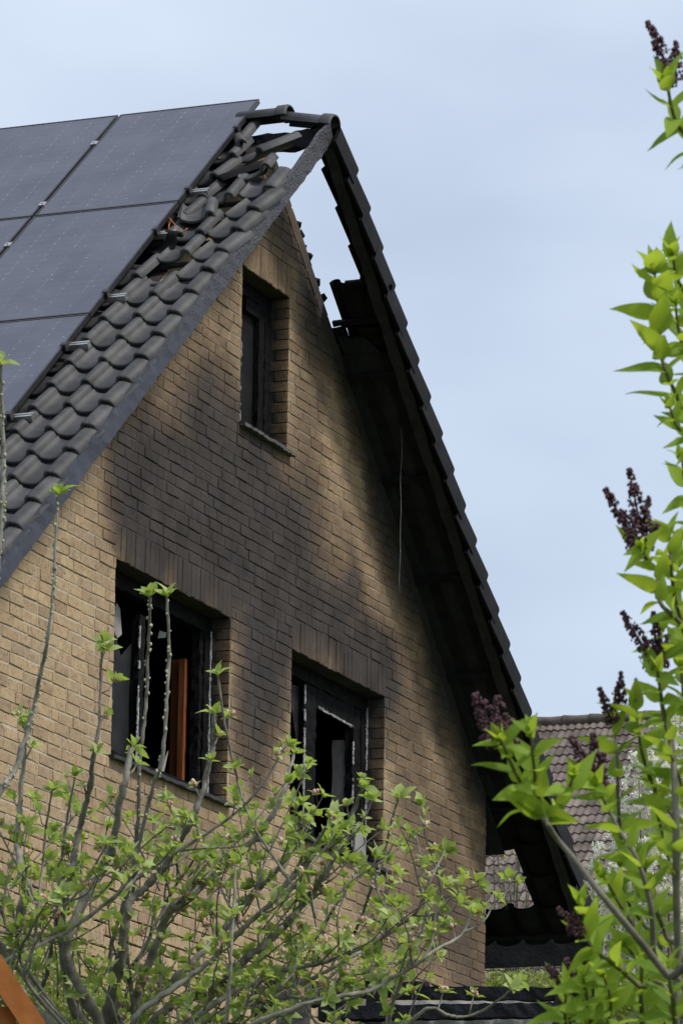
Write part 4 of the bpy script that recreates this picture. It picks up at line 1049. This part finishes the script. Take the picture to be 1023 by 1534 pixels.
STEMS = [   # depth offset, path (u, v, width), first fraction that carries leaves, leaf pair spacing in px, leaf scale, bark?
 (-.35, [(1040, 1500, 13), (1000, 1462, 12), (950, 1400, 11), (900, 1340, 10), (862, 1290, 9), (835, 1258, 8), (820, 1235, 8)], 2, 50, 1, True),
 (-.36, [(820, 1235, 6), (806, 1190, 6), (799, 1140, 5), (796, 1105, 4)], .12, 34, 1.05, False),
 (-.36, [(820, 1235, 6), (792, 1195, 5), (768, 1150, 5), (752, 1112, 4)], .1, 33, 1.05, False),
 (-.33, [(820, 1235, 5), (846, 1195, 5), (858, 1165, 4)], .1, 34, 1.0, False),
 (.05, [(1012, 1600, 13), (1015, 1450, 12), (1013, 1330, 12), (1012, 1230, 11), (1008, 1130, 10), (996, 1080, 8), (988, 1020, 6), (990, 950, 5)], .45, 48, 1.0, True),
 (.0, [(1008, 1140, 6), (996, 1075, 6), (988, 1030, 5), (985, 1005, 5)], .1, 36, .95, False),
 (-.05, [(1040, 1540, 10), (985, 1440, 10), (975, 1360, 9), (955, 1290, 7), (925, 1240, 6), (905, 1200, 5), (893, 1178, 4)], .45, 40, 1.0, True),
 (.08, [(1030, 1490, 9), (998, 1404, 8), (987, 1374, 8), (966, 1324, 7), (954, 1297, 7), (932, 1262, 6), (926, 1200, 6), (924, 1130, 5), (918, 1085, 4)], .3, 40, 1.0, True),
 (-.15, [(1010, 1530, 8), (957, 1478, 8), (925, 1450, 7), (897, 1427, 6), (880, 1405, 5), (872, 1360, 4)], .45, 30, 1.0, False),
 (.0, [(1110, 1180, 9), (1060, 1050, 8), (1023, 942, 8), (989, 903, 7), (984, 858, 6), (969, 838, 6), (961, 822, 5)], .5, 33, .95, False),
 (.05, [(1080, 1080, 8), (1030, 960, 7), (1010, 890, 6), (1005, 840, 5), (1003, 800, 4)], .35, 32, 1.0, False),
 (.12, [(1090, 760, 8), (1040, 660, 7), (1014, 594, 6), (992, 539, 6), (986, 460, 5), (980, 405, 4)], .25, 25, 1.25, False),
 (.20, [(1100, 560, 7), (1045, 470, 6), (1016, 420, 5), (1008, 385, 4)], .3, 26, 1.2, False),
 (.02, [(1090, 300, 8), (1045, 225, 7), (1012, 180, 6), (1000, 128, 5)], .25, 24, 1.2, False),
 (-.1, [(905, 1640, 10), (890, 1560, 9), (880, 1500, 7), (874, 1470, 5)], .2, 26, 1.1, False),
 (.0, [(955, 1640, 10), (962, 1540, 9), (960, 1490, 7), (962, 1440, 5)], .2, 26, 1.1, False),
 (-.2, [(1040, 1640, 10), (1015, 1560, 9), (1008, 1500, 7), (1000, 1455, 5)], .2, 26, 1.1, False),
 (-.05, [(860, 1640, 8), (852, 1570, 7), (846, 1520, 5), (848, 1490, 4)], .2, 26, 1.1, False),
 (.15, [(990, 1420, 6), (960, 1380, 6), (935, 1340, 5), (930, 1300, 4)], .2, 34, 1.0, False),
 (.1, [(1012, 1230, 6), (980, 1180, 6), (962, 1130, 5), (955, 1085, 4), (952, 1050, 4)], .1, 32, 1.0, False),
 (.18, [(1013, 1330, 6), (1000, 1280, 5), (985, 1220, 5), (978, 1170, 4)], .15, 34, 1.0, False),
 (.25, [(1040, 1250, 6), (1035, 1150, 6), (1025, 1060, 5), (1020, 1000, 4)], .2, 30, 1.0, False),
 (.15, [(1075, 640, 6), (1040, 560, 6), (1018, 500, 5), (1012, 455, 4)], .2, 28, 1.0, False),
 (.22, [(1090, 860, 6), (1050, 790, 6), (1028, 730, 5), (1022, 690, 4)], .3, 28, 1.0, False),
 (.10, [(1075, 700, 6), (1040, 665, 5), (1015, 640, 4), (1004, 612, 4)], .3, 28, .9, False),
 (.15, [(1015, 1450, 7), (1000, 1400, 6), (975, 1345, 5), (965, 1290, 4)], .2, 30, 1.0, False),
 (.05, [(1010, 1560, 7), (985, 1510, 6), (970, 1465, 5), (940, 1420, 4)], .2, 26, 1.05, False),
 (-.1, [(900, 1600, 7), (910, 1540, 6), (915, 1500, 5), (905, 1465, 4)], .2, 24, 1.05, False),
 (.2, [(1050, 1130, 6), (1040, 1060, 5), (1030, 980, 5), (1022, 920, 4), (1015, 850, 4)], .1, 28, 1.0, False),
 (.12, [(1013, 1300, 6), (1030, 1230, 5), (1022, 1180, 5), (1008, 1140, 4)], .1, 28, 1.0, False),
 (.0, [(985, 1440, 6), (950, 1390, 5), (925, 1350, 5), (905, 1315, 4)], .2, 32, 1.0, False),
]
for (dz, pl, f0, sp, ls, bark) in STEMS:
    ctrl = [at(u, v, LDp + dz + .03 * math.sin(i * 1.7)) for i, (u, v, w_) in enumerate(pl)]; wid = [w_ * SPL * .5 for (_, _, w_) in pl]
    if pl[0][1] > 1480 or pl[0][0] > 1023:
        b0 = lb_ + Vector((rl.uniform(-.12, .12), rl.uniform(-.12, .12), -.03))
        mid_ = b0.lerp(ctrl[0], .6) - CR * .03 * rl.uniform(-1, 1)
        if pl[0][1] < 1400: mid_ = at(1120, pl[0][1] + 400, LDp + dz)
        ctrl = [b0, mid_] + ctrl; wid = [wid[0] * 1.6, wid[0] * 1.3] + wid
        k0 = 2
    else: k0 = 0
    path = smooth_path(ctrl, 6); rad = smooth_path(wid, 6)
    mb = MB(); mb.tube(path, rad, 8, tint=rl.random()); mb.build('stem', M['lbark'] if bark else M['gstem'], lilac)
    st = k0 * 6; tot = sum((path[i + 1] - path[i]).length for i in range(st, len(path) - 1)); acc = 0; nxt = f0 * tot; k_ = 0
    for i in range(st, len(path) - 1):
        acc += (path[i + 1] - path[i]).length
        if acc >= nxt and f0 < 1:
            nxt = acc + sp * .68 * SPL * rl.uniform(.7, 1.2); k_ += 1
            t = (path[i + 1] - path[i]).normalized(); a = t.orthogonal().normalized(); a = Matrix.Rotation(k_ * 1.57 + rl.uniform(-.4, .4), 3, t) @ a
            # leaves favour the plane one looks at, as on any bush edge seen against the sky
            for sg in (-1, 1):
                d = (a * sg + t * rl.uniform(.35, .95) + Vector((0, 0, rl.uniform(-.25, .25)))).normalized()
                lleaf(path[i], d, ls * rl.uniform(.7, 1.12), t)
    t = (path[-1] - path[-3]).normalized()
    if f0 < 1:
        a = t.orthogonal().normalized(); b_ = t.cross(a)
        for an in (0, 1.57, 3.14, 4.71):
            d = (t * rl.uniform(.9, 1.6) + (a * math.cos(an) + b_ * math.sin(an)) * .6).normalized(); lleaf(path[-1], d, ls * rl.uniform(.5, .8), t)
if lrest.v: stuff(lrest.build('foliage', M['lilacleaf'], lilac))
PAN = [ # tip u, v  base u, v  depth offset, half width px
 (970, 32, 1004, 108, .02, 14), (1012, 62, 1012, 120, .03, 13), (998, 95, 1008, 130, .0, 9),
 (906, 733, 957, 820, .0, 15), (942, 703, 962, 800, .02, 15), (972, 745, 962, 800, .03, 10), (985, 785, 966, 822, .01, 9),
 (932, 918, 984, 1000, .0, 15), (979, 918, 986, 1002, .02, 13), (1000, 952, 990, 1000, .03, 9),
 (712, 1040, 748, 1118, -.36, 20), (745, 1045, 754, 1118, -.34, 17), (766, 1078, 756, 1118, -.35, 13),
 (855, 1105, 890, 1175, -.05, 15), (888, 1100, 893, 1178, -.03, 14), (905, 1130, 895, 1180, -.04, 12),
 (898, 1032, 918, 1085, .08, 10), (930, 1008, 926, 1062, .10, 11), (952, 1018, 952, 1050, .1, 7),
 (836, 1362, 866, 1400, -.15, 10), (860, 1368, 872, 1402, -.14, 9), (820, 1448, 850, 1490, -.05, 11), (848, 1438, 856, 1492, -.04, 13), (868, 1450, 862, 1492, -.05, 10)]
for (u0, v0, u1, v1, dz, hw) in PAN:
    tip, base = at(u0, v0, LDp + dz), at(u1, v1, LDp + dz); ax = tip - base; n = int(ax.length / SPL * hw * .30)
    mb = MB(); mb.tube([base, base + ax * .5, tip], [.0022, .0016, .0008], 5, tint=.2)
    s1 = ax.orthogonal().normalized(); s2 = ax.normalized().cross(s1)
    hw *= 1.45; lobes = [(q / 8.0 + rl.uniform(-.04, .04), a_ + rl.uniform(-.5, .5)) for q in range(9) for a_ in (0, 2.1, 4.2)]
    for (lt_, la_) in lobes: mb.tube([base + ax * max(0, lt_ - .08), base + ax * min(1, max(.05, lt_)) + (s1 * math.cos(la_) + s2 * math.sin(la_)) * hw * SPL * (1.0 - .8 * min(1, lt_)) * .6], [.0011, .0007], 4, tint=.2)
    for q in range(n):
        lo_ = rl.choice(lobes); t = min(1, max(0.04, lo_[0] + rl.uniform(-.05, .05))); wmax = hw * SPL * (1.0 - .82 * t)
        an = lo_[1] + rl.uniform(-.6, .6); rr_ = wmax * rl.uniform(.3, 1.0)
        p = base + ax * t + (s1 * math.cos(an) + s2 * math.sin(an)) * rr_
        blob(mb, p, rl.uniform(.0013, .0027), 1.3, rl)
    mb.build('flower_cluster', M['purple'], lilac)

# ---- leafy masses -----------------------------------------------------------------
def leafy(name, label, cat, base, blobs, n, size, mat, parts=('foliage',), twigs=0, seed=1, twigmat='twig', second=None, clump=1):
    """shrub: leaf sized faces through the volume of several lumps, on stems from the base"""
    r_ = random.Random(seed); t = thing(name, label, cat, base)
    tot = sum(b_[1] * b_[2] * b_[3] for b_ in blobs); fm = MB(); sm_ = MB()
    for (c, rx, ry, rz) in blobs:
        for q in range(int(n * rx * ry * rz / tot)):
            d = rvec(r_); k_ = r_.uniform(.25, 1.0) ** .5 * (1 + .18 * math.sin(d.x * 5 + d.z * 7 + c.x)); p = c + Vector((d.x * rx, d.y * ry, d.z * rz)) * k_
            if clump > 1:
                if q % clump: p = cl_ + rvec(r_) * r_.uniform(.01, .055)
                else: cl_ = p
            nrm_ = (d + rvec(r_) * .9).normalized(); a = nrm_.orthogonal().normalized(); a = Matrix.Rotation(r_.uniform(0, 6.28), 3, nrm_) @ a; b2 = nrm_.cross(a); s_ = size * r_.uniform(.6, 1.3)
            tgt = sm_ if second and r_.random() < second[1] else fm
            tgt.add([p - a * s_, p + b2 * s_ * .45 + nrm_ * s_ * .15, p + a * s_, p - b2 * s_ * .45 + nrm_ * s_ * .1], [(0, 1, 2, 3)], tint=r_.random())
    stuff(fm.build(parts[0], M[mat], t))
    if second: stuff(sm_.build(second[2], M[second[0]], t))
    tm = MB(); base = Vector(base)
    for q in range(twigs):
        c, rx, ry, rz = r_.choice(blobs); d = rvec(r_); e = c + Vector((d.x * rx, d.y * ry, abs(d.z) * rz)) * r_.uniform(.6, 1.0)
        st = base + Vector((r_.uniform(-.2, .2), r_.uniform(-.2, .2), -.05))
        pts = smooth_path([st, st.lerp(e, .4) + rvec(r_) * .12 + Vector((0, 0, .15)), st.lerp(e, .75) + rvec(r_) * .08, e], 4)
        tm.tube(pts, [.03 * (1 - .85 * i / (len(pts) - 1)) * (.4 + .6 * r_.random()) + .003 for i in range(len(pts))], 5, tint=r_.random())
    if twigs: tm.build('stems', M[twigmat], t)
    return t
def gbase(p): return (p.x, p.y, gz(p.x, p.y))
# white blossoming tree in front of the neighbour
D = 52.0; c1, c2, c3, c4 = at(985, 1190, D), at(960, 1330, D - .3), at(1060, 1150, D + .5), at(890, 1420, D - .5)
leafy('blossoming_cherry_tree', 'white blossoming tree in front of the brown red tiled roof', 'tree', gbase(at(990, 1500, D)),
      [(c1, .42, .5, .62), (c2, .62, .6, .75), (c3, .6, .7, .8), (c4, .45, .5, .45), (at(1050, 1380, D), .7, .7, .9), (at(945, 1440, D), .6, .6, .5)], 64000, .027, 'white', ('blossom',), 30, 5, 'twig', ('hedgeleaf', .07, 'leaves'), 22)
# hedge below the eave
D = 44.0
leafy('garden_hedge', 'sunlit yellow green hedge seen below the burnt eave', 'hedge', gbase(at(800, 1520, D)),
      [(at(u, 1492 + 6 * math.sin(u * .07), D + .4 * math.sin(u)), .35, .45, .24) for u in range(640, 1060, 42)], 11000, .028, 'hedgeleaf', ('foliage',), 14, 6)
# shrub at the foot of the gable
D = 27.0
leafy('garden_shrub', 'yellow green shrub behind the apple tree at the foot of the gable', 'shrub', gbase(at(90, 1600, D)),
      [(at(40, 1480, D), .32, .4, .34), (at(110, 1500, D + .2), .30, .4, .40), (at(200, 1520, D), .22, .3, .16), (at(-30, 1450, D), .3, .4, .4), (at(60, 1560, D), .5, .5, .4), (at(190, 1580, D), .4, .4, .3)], 7000, .022, 'hedgeleaf', ('foliage',), 14, 7)
# bare twiggy bushes before the neighbour's roof
def bare(u0, u1, v0, v1, D, n, seed, label):
    r_ = random.Random(seed); b_ = at((u0 + u1) / 2, 1500, D); b_.z = gz(b_.x, b_.y); t = thing('bare_shrub', label, 'shrub', b_); mb = MB(); lf = MB()
    for q in range(n):
        e = at(r_.uniform(u0, u1), r_.uniform(v0, v1), D + r_.uniform(-.4, .4)); st = b_ + Vector((r_.uniform(-.2, .2), r_.uniform(-.2, .2), 0))
        pts = smooth_path([st, st.lerp(e, .45) + rvec(r_) * .2, st.lerp(e, .8) + rvec(r_) * .1, e], 4); mb.tube(pts, [.012 * (1 - .8 * i / (len(pts) - 1)) + .0025 for i in range(len(pts))], 5)
        for w_ in range(5):
            i = r_.randrange(len(pts) // 2, len(pts) - 1); d = (pts[i + 1] - pts[i]).normalized() + rvec(r_) * .8; L = r_.uniform(.15, .5); m_ = pts[i] + d * L * .5 + rvec(r_) * .04
            mb.tube([pts[i], m_, pts[i] + d * L + Vector((0, 0, .05))], [.005, .004, .002], 4)
            for x_ in range(4):
                p = m_.lerp(pts[i] + d * L, r_.random()) + rvec(r_) * .03; a = rvec(r_) * .02; c_ = rvec(r_) * .012
                lf.add([p - a, p + c_, p + a, p - c_], [(0, 1, 2, 3)], tint=r_.random())
    mb.build('stems', M['twig'], t); stuff(lf.build('buds', M['hedgeleaf'], t))
bare(735, 830, 1255, 1400, 48.0, 26, 3, 'bare twiggy shrub seen through the gap in the burnt eave')
bare(815, 900, 1230, 1400, 47.0, 24, 4, 'bare twiggy shrub between the burnt eave and the white blossoming tree')

# ---- orange timber of a playhouse roof --------------------------------------------
D = 12.5; apx = at(-72, 1350, D); foot = at(150, 1690, D); bk = Vector((CF.x, CF.y, 0)).normalized()
ph_ = thing('wooden_playhouse', 'orange stained wooden playhouse roof edge beside the apple tree', 'playhouse', (apx.x, apx.y, gz(apx.x, apx.y)))
dirr = (foot - apx).normalized(); nr = dirr.cross(bk).normalized(); nr = nr if nr.z > 0 else -nr
mb = MB(); rough_bar(mb, apx - dirr * .02, foot, nr * .030, bk * .012, 12, .0008, 3); mb.build('verge_board', M['orange'], ph_)
mirror = Vector((-(foot - apx).x, -(foot - apx).y, (foot - apx).z)); fl_ = apx + mirror; d2 = mirror.normalized(); n2 = d2.cross(bk).normalized(); n2 = n2 if n2.z > 0 else -n2
mb = MB(); rough_bar(mb, apx + d2 * .03, fl_, n2 * .030, bk * .0118, 12, .0008, 4); mb.build('verge_board', M['orange'], ph_)
for q in range(9):
    mb = MB(); c0 = apx + dirr * (.05 + .085 * q) - nr * .012 + bk * .45; mb.box(c0 + dirr * .04, dirr * .040, bk * .43, nr * .008); mb.build('roof_plank', M['orange'], ph_)
    mb = MB(); c0 = apx + d2 * (.05 + .085 * q) - n2 * .012 + bk * .45; mb.box(c0 + d2 * .04, d2 * .040, bk * .43, n2 * .008); mb.build('roof_plank', M['orange'], ph_)
side = Vector((dirr.x, dirr.y, 0)).normalized(); gzp = gz(apx.x, apx.y)
for q in range(-4, 5):
    x_ = side * (.075 * q); topz = apx.z - abs(.075 * q) * abs(dirr.z) / max(.01, Vector((dirr.x, dirr.y, 0)).length) - .07
    mb = MB(); mb.box(Vector((apx.x, apx.y, (topz + gzp) / 2)) + x_ + bk * .06, side * .036, bk * .008, Vector((0, 0, (topz - gzp) / 2))); mb.build('wall_plank', M['orange'], ph_)
